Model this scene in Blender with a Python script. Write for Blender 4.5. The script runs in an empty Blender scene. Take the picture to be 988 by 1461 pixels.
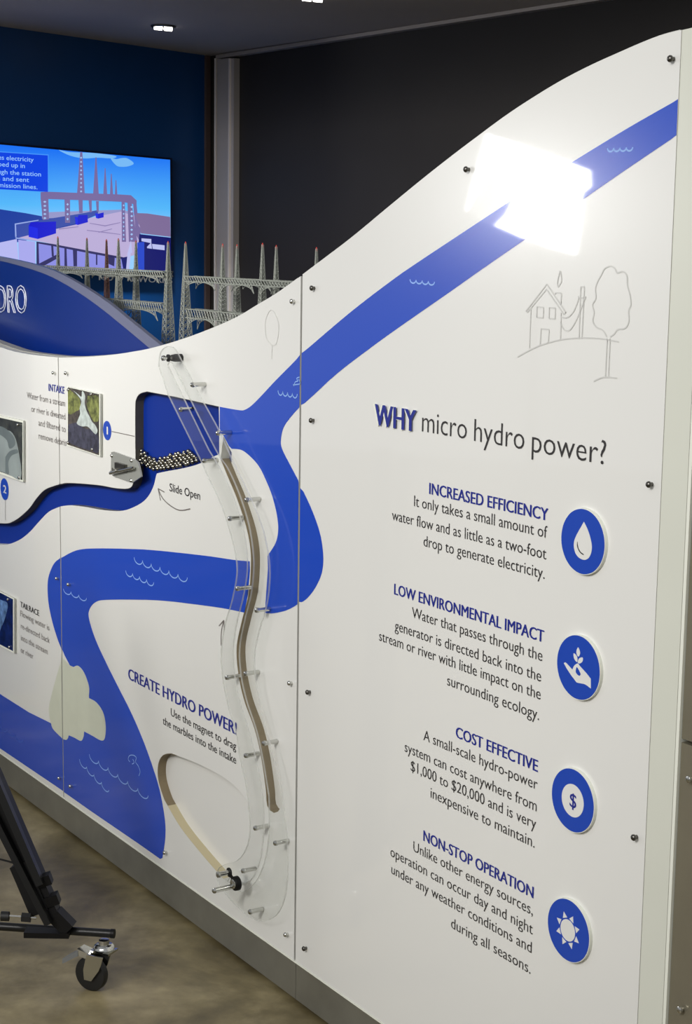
import bpy, bmesh, math, random
from mathutils import Vector, Matrix
random.seed(7)
scene = bpy.context.scene
COL = scene.collection
# ------------------------------------------------------------------ camera
FZ = -.010      # floor height; the plinth boards end 10 mm above it
IMG_W, IMG_H, FPX = 988.0, 1461.0, 2394.2
ROLL, PITCH, CAM_Z = 0.01467, 0.15883, 1.6
_f = Vector((0, math.cos(PITCH), -math.sin(PITCH)))
_r0 = Vector((1, 0, 0)); _u0 = Vector((0, math.sin(PITCH), math.cos(PITCH)))
CR = _r0*math.cos(ROLL) + _u0*math.sin(ROLL)
CU = -_r0*math.sin(ROLL) + _u0*math.cos(ROLL)
CF = _f; CO = Vector((0, 0, CAM_Z))
cd = bpy.data.cameras.new('camera'); cam = bpy.data.objects.new('camera', cd); COL.objects.link(cam)
cd.sensor_fit = 'HORIZONTAL'; cd.sensor_width = 36; cd.lens = FPX/IMG_W*36; cd.clip_start = .02; cd.clip_end = 200
m3 = Matrix((CR, CU, -CF)).transposed(); cam.matrix_world = Matrix.Translation(CO) @ m3.to_4x4()
scene.camera = cam
# ------------------------------------------------------------------ world, exposure
scene.view_settings.view_transform = 'Standard'; scene.view_settings.look = 'None'
scene.view_settings.gamma = 1; scene.view_settings.exposure = 0.0; scene.view_settings.use_curve_mapping = False
wd = bpy.data.worlds.new('gallery_air'); scene.world = wd; wd.use_nodes = True
wd.node_tree.nodes['Background'].inputs[0].default_value = (.94, .96, 1, 1)
wd.node_tree.nodes['Background'].inputs[1].default_value = .38
# ------------------------------------------------------------------ overhead gallery lights
def area(name, loc, target, sx, sy, power, col=(1, .97, .92)):
    l = bpy.data.lights.new(name, 'AREA'); l.shape = 'RECTANGLE'; l.size = sx; l.size_y = sy; l.energy = power; l.color = col
    o = bpy.data.objects.new(name, l); COL.objects.link(o); o.location = loc
    o.rotation_euler = (Vector(target)-Vector(loc)).to_track_quat('-Z', 'Y').to_euler()
    return o
key = area('gallery_light', (-2.7, -.1, 2.9), (-.05, 3.2, 1.0), 1.0, .8, 14, (1, .975, .94)); key.data.spread = math.radians(62)
area('gallery_light', (-1.2, .1, 3.0), (0.3, 2.9, .6), 1.4, 1.0, 26, (1, .97, .93))
far = area('gallery_light', (-3.3, 1.9, 2.9), (-.72, 4.5, 1.42), .8, .5, 5.5); far.data.spread = math.radians(36)

# ------------------------------------------------------------------ frames on real planes
def ray(px, py):
    return CF + CR*((px-IMG_W/2)/FPX) - CU*((py-IMG_H/2)/FPX)
def floor_pt(px, py, z=0.0):
    d = ray(px, py); return CO + d*((z-CAM_Z)/d.z)
def at_depth(px, py, D):
    return CO + ray(px, py)*D
class Frame:
    """a plane standing in the room: x along it, y up, z out of it"""
    def __init__(s, X, origin):
        s.X = Vector(X).normalized(); s.Y = Vector((0, 0, 1)); s.Z = s.X.cross(s.Y); s.O = Vector(origin)
        s.M = Matrix((s.X, s.Y, s.Z)).transposed().to_4x4(); s.M.translation = s.O
    def uv(s, px, py, w=0.0):
        d = ray(px, py); n = s.Z
        t = ((s.O + n*w - CO).dot(n))/d.dot(n); p = CO + d*t - s.O
        return (p.dot(s.X), p.dot(s.Y))
    def P(s, px, py, w=0.0):
        u, v = s.uv(px, py, w); return Vector((u, v, w))
YP = -0.57166
FP = Frame((-math.sin(YP), -math.cos(YP), 0), floor_pt(315, 1347.5))            # exhibit panel front
YT = math.radians(50)
_c = at_depth(300, 80, 6.3)
FT = Frame((math.sin(YT), math.cos(YT), 0), (_c.x, _c.y, 0))                       # screen wall
FD = Frame((math.cos(YT), -math.sin(YT), 0), (_c.x, _c.y, 0))                      # black wall
FW = Frame((1, 0, 0), (0, 0, 0)); FW.M = Matrix.Identity(4)                        # world axes

# ------------------------------------------------------------------ materials
def lin(c):
    return tuple(((x/255)/12.92 if x/255 <= .04045 else ((x/255+.055)/1.055)**2.4) for x in c)
MATS = {}
def mat(name, rgb=None, rough=.5, metal=0.0, spec=.5, emit=None, es=1.0, noise=None, bump=None, coat=0):
    if name in MATS: return MATS[name]
    m = bpy.data.materials.new(name); m.use_nodes = True; nt = m.node_tree; b = nt.nodes['Principled BSDF']
    c = lin(rgb) if rgb else (0, 0, 0)
    b.inputs['Base Color'].default_value = (*c, 1); b.inputs['Roughness'].default_value = rough
    b.inputs['Metallic'].default_value = metal; b.inputs['Specular IOR Level'].default_value = spec
    b.inputs['Coat Weight'].default_value = coat; b.inputs['Coat Roughness'].default_value = .03
    if emit:
        b.inputs['Emission Color'].default_value = (*lin(emit), 1); b.inputs['Emission Strength'].default_value = es
    if noise or bump:
        tc = nt.nodes.new('ShaderNodeTexCoord'); n = nt.nodes.new('ShaderNodeTexNoise')
        nt.links.new(tc.outputs['Object'], n.inputs['Vector'])
        sc, amt = noise or (60, .05); n.inputs['Scale'].default_value = sc; n.inputs['Detail'].default_value = 5
        if noise:
            r = nt.nodes.new('ShaderNodeValToRGB')
            r.color_ramp.elements[0].position = .3; r.color_ramp.elements[1].position = .7
            r.color_ramp.elements[0].color = (*[x*(1-amt) for x in c], 1); r.color_ramp.elements[1].color = (*[min(1, x*(1+amt)) for x in c], 1)
            nt.links.new(n.outputs['Fac'], r.inputs['Fac']); nt.links.new(r.outputs['Color'], b.inputs['Base Color'])
        if bump:
            bp = nt.nodes.new('ShaderNodeBump'); bp.inputs['Strength'].default_value = bump; bp.inputs['Distance'].default_value = .004
            nt.links.new(n.outputs['Fac'], bp.inputs['Height']); nt.links.new(bp.outputs['Normal'], b.inputs['Normal'])
    MATS[name] = m; return m
M_white = mat('panel_white', (234, 234, 230), rough=.22, spec=.4, coat=.8)
M_edge = mat('panel_edge', (196, 196, 190), rough=.4)
M_river = mat('river_print', (2, 70, 196), rough=.21, spec=.5, coat=.8)
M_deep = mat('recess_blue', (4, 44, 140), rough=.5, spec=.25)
M_text = mat('text_dark', (52, 50, 50), rough=.3)
M_textg = mat('text_grey', (118, 112, 108), rough=.3)
M_tblue = mat('text_blue', (30, 42, 140), rough=.3)
M_line = mat('line_grey', (208, 208, 204), rough=.3)
M_wave = mat('wave_line', (140, 180, 240), rough=.3)
M_callout = mat('callout_blue', (25, 70, 180), rough=.3)
M_steel = mat('bright_steel', (205, 205, 200), rough=.18, metal=1)
M_dsteel = mat('dark_steel', (105, 103, 98), rough=.3, metal=1)
M_ball = mat('ball_steel', (158, 154, 142), rough=.1, metal=1)
M_kick = mat('brushed_kick', (152, 151, 142), rough=.42, metal=.75, noise=(14, .08))
M_metalbox = mat('brushed_box', (148, 142, 124), rough=.4, metal=.6, noise=(9, .06))
M_strip = mat('end_strip', (218, 220, 208), rough=.3, noise=(4, .02))
M_stripedge = mat('end_strip_edge', (236, 238, 226), rough=.4)
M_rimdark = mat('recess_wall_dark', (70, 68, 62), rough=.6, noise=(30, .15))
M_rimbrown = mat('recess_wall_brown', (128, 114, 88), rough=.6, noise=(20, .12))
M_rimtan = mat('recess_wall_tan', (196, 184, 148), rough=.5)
M_black = mat('black_rubber', (20, 20, 20), rough=.55)
M_blackm = mat('black_painted_metal', (10, 9, 9), rough=.5, spec=.25)
M_blacktube = mat('black_tube', (13, 13, 13), rough=.38, spec=.4)
M_grey = mat('grey_plastic', (120, 122, 122), rough=.5)
M_rock = mat('rock_print', (212, 216, 198), rough=.3, spec=.2, noise=(18, .03), coat=1)
M_back = mat('backing_board', (150, 150, 144), rough=.5)
M_tower = mat('printed_tower', (142, 146, 138), rough=.5)
M_towerb = mat('printed_tower_brown', (118, 88, 80), rough=.5)
M_red = mat('red_tip', (200, 60, 50), rough=.5)
M_navy = mat('screen_wall_navy', (14, 66, 122), rough=.4, spec=.35, noise=(2, .1))
M_blackwall = mat('black_wall', (48, 45, 43), rough=.6, spec=.3, noise=(3, .08))
M_alu = mat('anodised_aluminium', (190, 182, 176), rough=.4, metal=.2)
M_alu_l = mat('aluminium_bead', (245, 235, 225), rough=.3, metal=.2)
M_brown = mat('dark_brown_trim', (92, 76, 72), rough=.5)
M_ceil = mat('booth_ceiling', (196, 186, 176), rough=.7, noise=(2, .06))
M_sign = mat('sign_blue', (3, 38, 118), rough=.3, noise=(3, .05))
M_signrim = mat('sign_rim_grey', (118, 122, 148), rough=.35, metal=.3)
M_signtext = mat('sign_outline', (235, 240, 255), rough=.4)
M_lampw = mat('lamp_white', (255, 255, 255), emit=(255, 250, 240), es=6)
M_wtext = mat('wall_lettering', (235, 240, 245), rough=.4)

def clear_mat(name, tint, glossrough=.02, body=0.012):
    m = bpy.data.materials.new(name); m.use_nodes = True; nt = m.node_tree; nt.nodes.clear()
    out = nt.nodes.new('ShaderNodeOutputMaterial'); tr = nt.nodes.new('ShaderNodeBsdfTransparent'); tr.inputs[0].default_value = (*tint, 1)
    gl = nt.nodes.new('ShaderNodeBsdfGlossy'); gl.inputs['Roughness'].default_value = glossrough
    df = nt.nodes.new('ShaderNodeBsdfDiffuse'); df.inputs[0].default_value = (.8, .8, .78, 1)
    lw = nt.nodes.new('ShaderNodeLayerWeight'); lw.inputs[0].default_value = .5
    pw = nt.nodes.new('ShaderNodeMath'); pw.operation = 'POWER'; pw.inputs[1].default_value = 5
    fr = nt.nodes.new('ShaderNodeMath'); fr.operation = 'MULTIPLY_ADD'; fr.inputs[1].default_value = .7; fr.inputs[2].default_value = .02
    nt.links.new(lw.outputs['Facing'], pw.inputs[0]); nt.links.new(pw.outputs[0], fr.inputs[0])
    a = nt.nodes.new('ShaderNodeMixShader'); b = nt.nodes.new('ShaderNodeMixShader'); b.inputs[0].default_value = body
    nt.links.new(fr.outputs[0], a.inputs[0]); nt.links.new(tr.outputs[0], a.inputs[1]); nt.links.new(gl.outputs[0], a.inputs[2])
    nt.links.new(a.outputs[0], b.inputs[1]); nt.links.new(df.outputs[0], b.inputs[2]); nt.links.new(b.outputs[0], out.inputs[0])
    MATS[name] = m; return m
M_clear = clear_mat('clear_acrylic', (.985, .99, .985))
M_cledge = clear_mat('clear_acrylic_edge', (.86, .88, .85), .08, .42)

def floor_mat():
    m = bpy.data.materials.new('polished_concrete'); m.use_nodes = True; nt = m.node_tree; b = nt.nodes['Principled BSDF']
    tc = nt.nodes.new('ShaderNodeTexCoord')
    n1 = nt.nodes.new('ShaderNodeTexNoise'); n1.inputs['Scale'].default_value = 3.2; n1.inputs['Detail'].default_value = 7; n1.inputs['Roughness'].default_value = .62; n1.inputs['Distortion'].default_value = .3
    n2 = nt.nodes.new('ShaderNodeTexNoise'); n2.inputs['Scale'].default_value = 16; n2.inputs['Detail'].default_value = 6
    r = nt.nodes.new('ShaderNodeValToRGB'); e = r.color_ramp.elements
    e[0].position = .33; e[0].color = (*lin((84, 74, 50)), 1); e[1].position = .68; e[1].color = (*lin((160, 147, 112)), 1)
    x = e.new(.5); x.color = (*lin((120, 109, 78)), 1)
    mx = nt.nodes.new('ShaderNodeMix'); mx.data_type = 'RGBA'; mx.blend_type = 'OVERLAY'; mx.inputs[0].default_value = .45
    for n in (n1, n2): nt.links.new(tc.outputs['Object'], n.inputs['Vector'])
    nt.links.new(n1.outputs['Fac'], r.inputs['Fac']); nt.links.new(r.outputs['Color'], mx.inputs[6]); nt.links.new(n2.outputs['Fac'], mx.inputs[7])
    nt.links.new(mx.outputs[2], b.inputs['Base Color']); b.inputs['Roughness'].default_value = .42
    return m
M_floor = floor_mat()
def emis(name, rgb, s=1.0):
    m = bpy.data.materials.new(name); m.use_nodes = True; nt = m.node_tree; b = nt.nodes['Principled BSDF']
    b.inputs['Base Color'].default_value = (.01, .01, .01, 1); b.inputs['Roughness'].default_value = .4
    b.inputs['Emission Color'].default_value = (*lin(rgb), 1); b.inputs['Emission Strength'].default_value = s
    return m

# ------------------------------------------------------------------ geometry helpers
class G:
    def __init__(s): s.v = []; s.f = []; s.m = []
    def add(s, vs, fs, mi=0):
        k = len(s.v); s.v += [Vector(p) for p in vs]; s.f += [tuple(i+k for i in f) for f in fs]
        s.m += [mi]*len(fs) if isinstance(mi, int) else list(mi); return s
    def merge(s, g): return s.add(g.v, g.f, g.m)
    def box(s, a, b, mi=0):
        (x0, y0, z0), (x1, y1, z1) = a, b
        return s.add([(x0,y0,z0),(x1,y0,z0),(x1,y1,z0),(x0,y1,z0),(x0,y0,z1),(x1,y0,z1),(x1,y1,z1),(x0,y1,z1)],
                     [(3,2,1,0),(4,5,6,7),(0,1,5,4),(1,2,6,5),(2,3,7,6),(3,0,4,7)], mi)
    def cyl(s, p0, p1, r0, r1=None, n=12, mi=0, cap=True):
        p0 = Vector(p0); p1 = Vector(p1); r1 = r0 if r1 is None else r1
        d = (p1-p0).normalized(); a = Vector((0, 0, 1)) if abs(d.z) < .9 else Vector((1, 0, 0))
        x = d.cross(a).normalized(); y = d.cross(x)
        vs = []
        for p, r in ((p0, r0), (p1, r1)):
            for i in range(n):
                t = 2*math.pi*(i+.5)/n; vs.append(p + x*(r*math.cos(t)) + y*(r*math.sin(t)))
        fs = [(i, (i+1) % n, n+(i+1) % n, n+i) for i in range(n)]
        if cap: fs += [tuple(range(n))[::-1], tuple(range(n, 2*n))]
        return s.add(vs, fs, mi)
    def lathe(s, base, axis, prof, n=16, mi=0):
        """prof: list of (radius, height along axis)"""
        base = Vector(base); d = Vector(axis).normalized(); a = Vector((0, 0, 1)) if abs(d.z) < .9 else Vector((1, 0, 0))
        x = d.cross(a).normalized(); y = d.cross(x); vs = []
        for r, h in prof:
            for i in range(n):
                t = 2*math.pi*i/n; vs.append(base + d*h + x*(r*math.cos(t)) + y*(r*math.sin(t)))
        fs = []
        for k in range(len(prof)-1):
            for i in range(n): fs.append((k*n+i, k*n+(i+1) % n, (k+1)*n+(i+1) % n, (k+1)*n+i))
        fs += [tuple(range(n))[::-1], tuple(range((len(prof)-1)*n, len(prof)*n))]
        return s.add(vs, fs, mi)
    def obox(s, c, ax, ay, az, mi=0):
        c, ax, ay, az = map(Vector, (c, ax, ay, az)); vs = [c+ax*i+ay*j+az*k for k in (-1, 1) for j in (-1, 1) for i in (-1, 1)]
        return s.add(vs, [(0,2,3,1),(4,5,7,6),(0,1,5,4),(1,3,7,5),(3,2,6,7),(2,0,4,6)], mi)
    def ribbon(s, pts, wid, w, mi=0):
        """flat printed line through (u,v) points"""
        n = len(pts); vs = []
        for i, p in enumerate(pts):
            a = pts[max(0, i-1)]; b = pts[min(n-1, i+1)]; dx, dy = b[0]-a[0], b[1]-a[1]; L = math.hypot(dx, dy) or 1
            nx, ny = -dy/L*wid/2, dx/L*wid/2
            vs += [(p[0]+nx, p[1]+ny, w), (p[0]-nx, p[1]-ny, w)]
        return s.add(vs, [(2*i, 2*i+1, 2*i+3, 2*i+2) for i in range(n-1)], mi)
    def tube(s, pts, r, n=6, mi=0):
        pts = [Vector(p) for p in pts]
        for a, b in zip(pts[:-1], pts[1:]): s.cyl(a, b, r, r, n, mi)
        return s
def tag(o, label=None, cat=None, group=None, kind=None):
    if label: o['label'] = label
    if cat: o['category'] = cat
    if group: o['group'] = group
    if kind: o['kind'] = kind
    return o
def put(name, g, mats, parent=None, frame=None, origin=None, smooth=False):
    frame = frame
    """link one mesh; geometry is given in the frame's coordinates"""
    if parent is not None: org = ORG[parent.name]
    else:
        if origin is None:
            xs = [p.x for p in g.v]; ys = [p.y for p in g.v]; zs = [p.z for p in g.v]
            origin = ((min(xs)+max(xs))/2, (min(ys) if frame is not FW else (min(ys)+max(ys))/2), (min(zs)+max(zs))/2 if frame is not FW else min(zs))
        org = Vector(origin)
    me = bpy.data.meshes.new(name); me.from_pydata([tuple(p-org) for p in g.v], [], g.f)
    for m in (mats if isinstance(mats, (list, tuple)) else [mats]): me.materials.append(m)
    for p, i in zip(me.polygons, g.m): p.material_index = min(i, len(me.materials)-1); p.use_smooth = smooth
    if smooth: me.set_sharp_from_angle(angle=math.radians(40))
    me.validate(); me.update()
    o = bpy.data.objects.new(name, me); COL.objects.link(o); ORG[o.name] = org
    if parent is not None: o.parent = parent
    else: o.matrix_world = frame.M @ Matrix.Translation(org)
    return o
ORG = {}
def thing(name, frame, origin, label, cat, group=None, kind=None):
    o = bpy.data.objects.new(name, None); COL.objects.link(o); o.empty_display_size = .05
    ORG[o.name] = Vector(origin); o.matrix_world = frame.M @ Matrix.Translation(Vector(origin))
    return tag(o, label, cat, group, kind)
_fr = {}
def part(name, g, mats, parent, smooth=False):
    return put(name, g, mats, parent, FW, smooth=smooth)
def catmull(pts, n=5, closed=False):
    out = []; N = len(pts)
    rng = range(N) if closed else range(N-1)
    for i in rng:
        if closed: p0, p1, p2, p3 = pts[(i-1) % N], pts[i], pts[(i+1) % N], pts[(i+2) % N]
        else: p0, p1, p2, p3 = pts[max(0, i-1)], pts[i], pts[i+1], pts[min(N-1, i+2)]
        for k in range(n):
            t = k/n; t2 = t*t; t3 = t2*t
            out.append(tuple(.5*((2*p1[j]) + (-p0[j]+p2[j])*t + (2*p0[j]-5*p1[j]+4*p2[j]-p3[j])*t2 + (-p0[j]+3*p1[j]-3*p2[j]+p3[j])*t3) for j in (0, 1)))
    if not closed: out.append(tuple(pts[-1]))
    return out
def U(frame, pts, w=0.0): return [frame.uv(x, y, w) for x, y in pts]
def slab(loops, w0, w1, side=1, bevel=0):
    """solid plate from closed (u,v) loops; later loops inside the first are holes; side faces take material 'side'"""
    cu = bpy.data.curves.new('plate_outline', 'CURVE'); cu.dimensions = '2D'; cu.fill_mode = 'BOTH'
    cu.extrude = max((w1-w0)/2, 0)
    for lp in loops:
        sp = cu.splines.new('POLY'); sp.points.add(len(lp)-1); sp.use_cyclic_u = True
        for q, p in zip(sp.points, lp): q.co = (p[0], p[1], 0, 1)
    o = bpy.data.objects.new('plate_outline', cu); COL.objects.link(o)
    dg = bpy.context.evaluated_depsgraph_get(); me = bpy.data.meshes.new_from_object(o.evaluated_get(dg))
    g = G(); wm = (w0+w1)/2
    vs = [Vector((v.co.x, v.co.y, v.co.z+wm)) for v in me.vertices]; fs = []; mi = []
    for p in me.polygons:
        f = tuple(p.vertices); n = p.normal
        fs.append(f); mi.append(side if abs(n.z) < .5 else 0)
    g.add(vs, fs, mi)
    bpy.data.objects.remove(o); bpy.data.curves.remove(cu); bpy.data.meshes.remove(me)
    return g
def flat(loops, w, t=.0004): return slab(loops, w, w+t, side=0)
_capH = {}
def text_raw(s, offset=0.0, outline=None):
    cu = bpy.data.curves.new('lettering', 'FONT'); cu.body = s; cu.size = 1; cu.offset = offset; cu.resolution_u = 3
    if outline: cu.fill_mode = 'NONE'; cu.bevel_depth = outline; cu.bevel_resolution = 0
    o = bpy.data.objects.new('lettering', cu); COL.objects.link(o)
    dg = bpy.context.evaluated_depsgraph_get(); me = bpy.data.meshes.new_from_object(o.evaluated_get(dg))
    vs = [v.co.copy() for v in me.vertices]; fs = [tuple(p.vertices) for p in me.polygons]
    bpy.data.objects.remove(o); bpy.data.curves.remove(cu); bpy.data.meshes.remove(me)
    return vs, fs
_v, _ = text_raw('H'); CAP = max(p.y for p in _v)
def text(s, frame, L, R, cap, w=.0006, offset=0.0, outline=None, mi=0, level=True):
    bold = 0.0
    if offset >= .01: bold, offset = offset*2.7, 0.0
    """lettering from pixel L to pixel R along the baseline, cap height in metres"""
    vs, fs = text_raw(s, offset, outline)
    if bold:
        nv = len(vs); v0 = vs; f0 = fs; vs = []; fs = []
        for j, dx in enumerate((-.5, 0, .5)):
            vs += [Vector((p.x+dx*bold, p.y, p.z+.0015*j)) for p in v0]; fs += [tuple(i+nv*j for i in f) for f in f0]
    x0 = min(p.x for p in vs); x1 = max(p.x for p in vs)
    a = Vector(frame.uv(L[0], L[1], w)); b = Vector(frame.uv(R[0], R[1], w))
    if level: a.y = b.y = (a.y+b.y)/2
    d = b-a; wid = d.length; d.normalize(); n = Vector((-d.y, d.x)); sx = wid/(x1-x0); sy = cap/CAP
    g = G(); g.add([(a.x + d.x*(p.x-x0)*sx + n.x*p.y*sy, a.y + d.y*(p.x-x0)*sx + n.y*p.y*sy, w + p.z*sy) for p in vs], fs, mi)
    return g
def text_lines(name, frame, rows, cap, w, offset, m, parent):
    for s, L, R in rows: part(name, text(s, frame, L, R, cap, w, offset), m, parent)
def capm(frame, p_top, p_bot): return frame.uv(*p_top)[1]-frame.uv(*p_bot)[1]
def ell(frame, cx, cy, rad, n=40, w=0.0, sq=1.0):
    u, v = frame.uv(cx, cy, w); return [(u+rad*math.cos(2*math.pi*i/n), v+rad*sq*math.sin(2*math.pi*i/n)) for i in range(n)]

# ================================================================== THE SETTING
g = G(); g.add([(-9,-3,FZ),(6,-3,FZ),(6,10,FZ),(-9,10,FZ),(-9,-3,-.1),(6,-3,-.1),(6,10,-.1),(-9,10,-.1)],
               [(0,1,2,3),(7,6,5,4),(0,4,5,1),(1,5,6,2),(2,6,7,3),(3,7,4,0)])
tag(put('floor', g, M_floor, frame=FW), kind='structure')
# the booth: screen wall, black wall, low ceiling
CL = FT.P(-260, 2); zc = FT.uv(300, 80)[1]
tl = FT.uv(-300, -5); tr = FT.uv(300, 80)
g = slab([[(tl[0]-.2, FZ), (0.0, FZ), (0.0, tr[1]+.01), (tl[0]-.2, FT.uv(-300, -5)[1]+.03)]], -.06, 0)
tag(put('wall_left', g, M_navy, frame=FT), kind='structure')
dr = FD.uv(1100, -39)
g = slab([[(0, FZ), (dr[0], FZ), (dr[0], dr[1]+.02), (0, tr[1]+.01)]], -.06, 0)
tag(put('wall_right', g, M_blackwall, frame=FD), kind='structure')
pc = FT.M @ Vector((0, tr[1], 0)); pl = FT.M @ Vector((tl[0], FT.uv(-300, -5)[1], 0)); pr = FD.M @ Vector((dr[0], dr[1], 0))
ea = pl-pc; eb = pr-pc
q = [pc - ea*.03 - eb*.03, pl - eb*.03, pl + eb*.72, pc + eb*1.02 + ea*.75, pr - ea*.03]
g = G(); nq = len(q); g.add([tuple(p) for p in q] + [tuple(p+Vector((0, 0, .06))) for p in q],
    [tuple(range(nq)), tuple(range(nq, 2*nq))[::-1]] + [(i, (i+1) % nq, nq+(i+1) % nq, nq+i) for i in range(nq)])
tag(put('ceiling', g, M_ceil, frame=FW), kind='structure')
# aluminium corner post and the rail under the ceiling (on the black wall)
def vquad(frame, x0, x1, ytop, ybot, w0, w1, mi=0):
    a = frame.uv(x0, ytop, w1); b = frame.uv(x1, ytop, w1); top = max(a[1], b[1]); bot = frame.uv(x0, ybot, w1)[1]
    g = G(); return g.box((a[0], bot, w0), (b[0], top, w1), mi)
post = thing('trim_1', FD, (.02, 0, .02), None, None, kind='structure')
def post_piece(nm, x0, x1, w1, m):
    a = FD.uv(x0, 90, w1)[0]; b = FD.uv(x1, 90, w1)[0]
    gg = G().box((a, FZ, .0), (b, FD.uv(x1, 83, w1)[1], w1)); part(nm, gg, m, post)
post_piece('post_face', 310, 326, .030, M_alu); post_piece('post_bead', 306, 308.2, .032, M_alu_l)
post_piece('post_bead', 326, 327.6, .033, M_alu_l); post_piece('post_side', 327.6, 334, .026, M_alu)
tb = G(); a = FT.uv(294, 90, .01)[0]; b = -.006; tb.box((a, FZ, 0), (b, tr[1], .012)); tag(put('trim_2', tb, M_brown, frame=FT), kind='structure')
rg = G()
for (y0, y1, w1, mi) in ((78.5, 82, .02, 0), (82, 83.6, .028, 1)):
    A = FD.uv(308, y0, w1); B = FD.uv(1100, y0-.152*792, w1); A2 = FD.uv(308, y1, w1); B2 = FD.uv(1100, y1-.152*792, w1)
    rg.merge(slab([[A2, B2, B, A]], .0, w1, side=0) if mi == 0 else slab([[A2, B2, B, A]], .0, w1, side=0))
tag(put('trim_3', rg, M_alu, frame=FD), kind='structure')

# ================================================================== EXHIBIT PANELS
top_left = [(-160, 420), (-80, 462), (0, 495), (36, 504.6), (83.5, 510)]
top_mid = [(86, 510.3), (121, 509.4), (158, 506.5), (194, 501), (220, 495.6), (262.5, 483), (305, 467), (339, 451.7), (367.3, 434.7), (395.6, 417.7), (428.6, 394.0)]
top_right = [(432, 391.5), (446.8, 380.3), (500, 340), (552, 297), (600, 257.6), (640, 226), (678.6, 196.7), (729.6, 159.4), (788.5, 122), (835.7, 96.6), (882.8, 75), (933.9, 53.4), (969.5, 43.5)]
TH = .022
def vline(xa, ya, xb, yb, y): return xa + (xb-xa)*(y-ya)/(yb-ya)
uL = FP.uv(87, 819)[0]; uM = FP.uv(425.8, 880)[0]; uR = FP.uv(939, 803)[0]; GAP = .0026; GAPM = .0034
vB = FP.uv(280, 1271)[1]
print('panel height', vB, 'u', uL, uM, uR)
def clampu(lst, lo=None, hi=None): return [(max(lo, u) if lo is not None else u, v) if hi is None else (min(hi, max(lo, u) if lo is not None else u), v) for u, v in lst]
# the channel that carries the marbles (hole edge, shared by the left and middle panel)
ch_up_mid = catmull([(86.5, 690.5), (100, 689), (140, 692), (166, 696.5), (184, 696.5), (190.5, 688), (193, 668), (193.2, 640)])
pond_top = catmull([(193, 640), (193, 582), (194.5, 569), (200, 561.5), (210, 558.5)]) + [(250, 566), (312.5, 580)]
pond_bot = [(313, 648)] + catmull([(306, 651), (285, 661.5), (262, 668), (240, 672), (224, 675.5)])
ch_low_mid = catmull([(222.5, 680), (219, 694), (211, 709), (198, 720), (176, 728.5), (150, 728), (120, 723), (100, 721), (86.5, 722.5)])
ch_up_left = catmull([(85.5, 690.6), (65, 698), (52, 711), (40, 727), (20, 743), (0, 746.5), (-60, 738)])
ch_low_left = catmull([(-60, 772), (0, 776.5), (14, 776), (30, 769), (44, 757.5), (56, 744), (70, 730), (85.5, 723)])
# middle panel outline with the notch of the channel in its left side
mid = clampu(U(FP, catmull(top_mid)), uL+GAP, uM-GAPM)
mid[0] = (uL+GAP, mid[0][1]); mid[-1] = (uM-GAPM, mid[-1][1])
mid += [(uM-GAPM, vB), (uL+GAP, vB)]
low = U(FP, ch_low_mid[::-1]); up = U(FP, ch_up_mid[::-1])
low[0] = (uL+GAP, low[0][1]); up[-1] = (uL+GAP, up[-1][1])
notch = low + U(FP, pond_bot[::-1]) + [FP.uv(313, 612)] + U(FP, pond_top[::-1])[0:] + up[1:]
mid_outline = mid + notch
slot_left = catmull([(314.8, 655), (325.7, 681.6), (338, 711), (351, 750.4), (357.2, 782), (358, 811), (354.8, 847.6), (345, 886.5), (337.8, 923), (340.2, 961.8), (348.7, 1000), (363, 1039.5), (372.4, 1079), (379, 1123.7), (380.3, 1143)])
slot_end = [(381.5, 1150), (385, 1156), (391, 1160), (397, 1158)]
slot_right = catmull([(402, 1150), (403, 1125), (396, 1083), (387, 1043), (372.5, 1003), (363, 962), (361, 925), (368, 890), (378.5, 851), (382, 812), (381.3, 784), (375, 751), (362.5, 713), (350, 682), (337, 657), (326, 636), (319, 622)])
slot_hole = U(FP, slot_left + slot_end + slot_right)
loop_px = catmull([(252, 1077.5), (241, 1075), (231, 1079), (225.5, 1092), (226, 1113), (233, 1137), (239.5, 1150), (256.6, 1179), (279, 1208), (308, 1242), (322, 1256), (342, 1263), (362, 1252), (374, 1228), (374, 1190), (357, 1150), (330, 1117), (290, 1093)], closed=True)
loop_hole = U(FP, loop_px)
# the slot joins the pond: keep a bridge of 1 mm between the two openings
PM = thing('middle_panel', FP, ((uL+uM)/2, vB, 0), 'glossy white middle panel with blue river, cut-out pond and long wavy slot', 'display panel')
part('sheet', slab([mid_outline, slot_hole, loop_hole], -TH, 0), [M_white, M_edge], PM)
left_out = clampu(U(FP, catmull(top_left)), None); left_out = [(min(u, uL-GAP), v) for u, v in left_out]; left_out[-1] = (uL-GAP, left_out[-1][1])
lu = U(FP, ch_up_left); ll = U(FP, ch_low_left); lu[0] = (uL-GAP, lu[0][1]); ll[-1] = (uL-GAP, ll[-1][1])
x_far = left_out[0][0]
PL = thing('left_panel', FP, (uL-.3, vB, 0), 'glossy white left panel with pipe photo, tailrace text and blue channel', 'display panel')
part('sheet', slab([left_out + lu + ll + [(uL-GAP, vB), (x_far, vB)]], -TH, 0), [M_white, M_edge], PL)
rt = U(FP, catmull(top_right)); rt[0] = (uM+GAPM, rt[0][1]); rt[-1] = (uR, rt[-1][1])
rt = [(min(max(u, uM+GAPM), uR), v) for u, v in rt]
PR = thing('right_panel', FP, ((uM+uR)/2, vB, 0), 'tall white right panel explaining micro hydro power, blue stripe across its top', 'display panel')
part('sheet', slab([rt + [(uR, vB), (uM+GAPM, vB)]], -.008, 0), [M_white, M_edge], PR)
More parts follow.
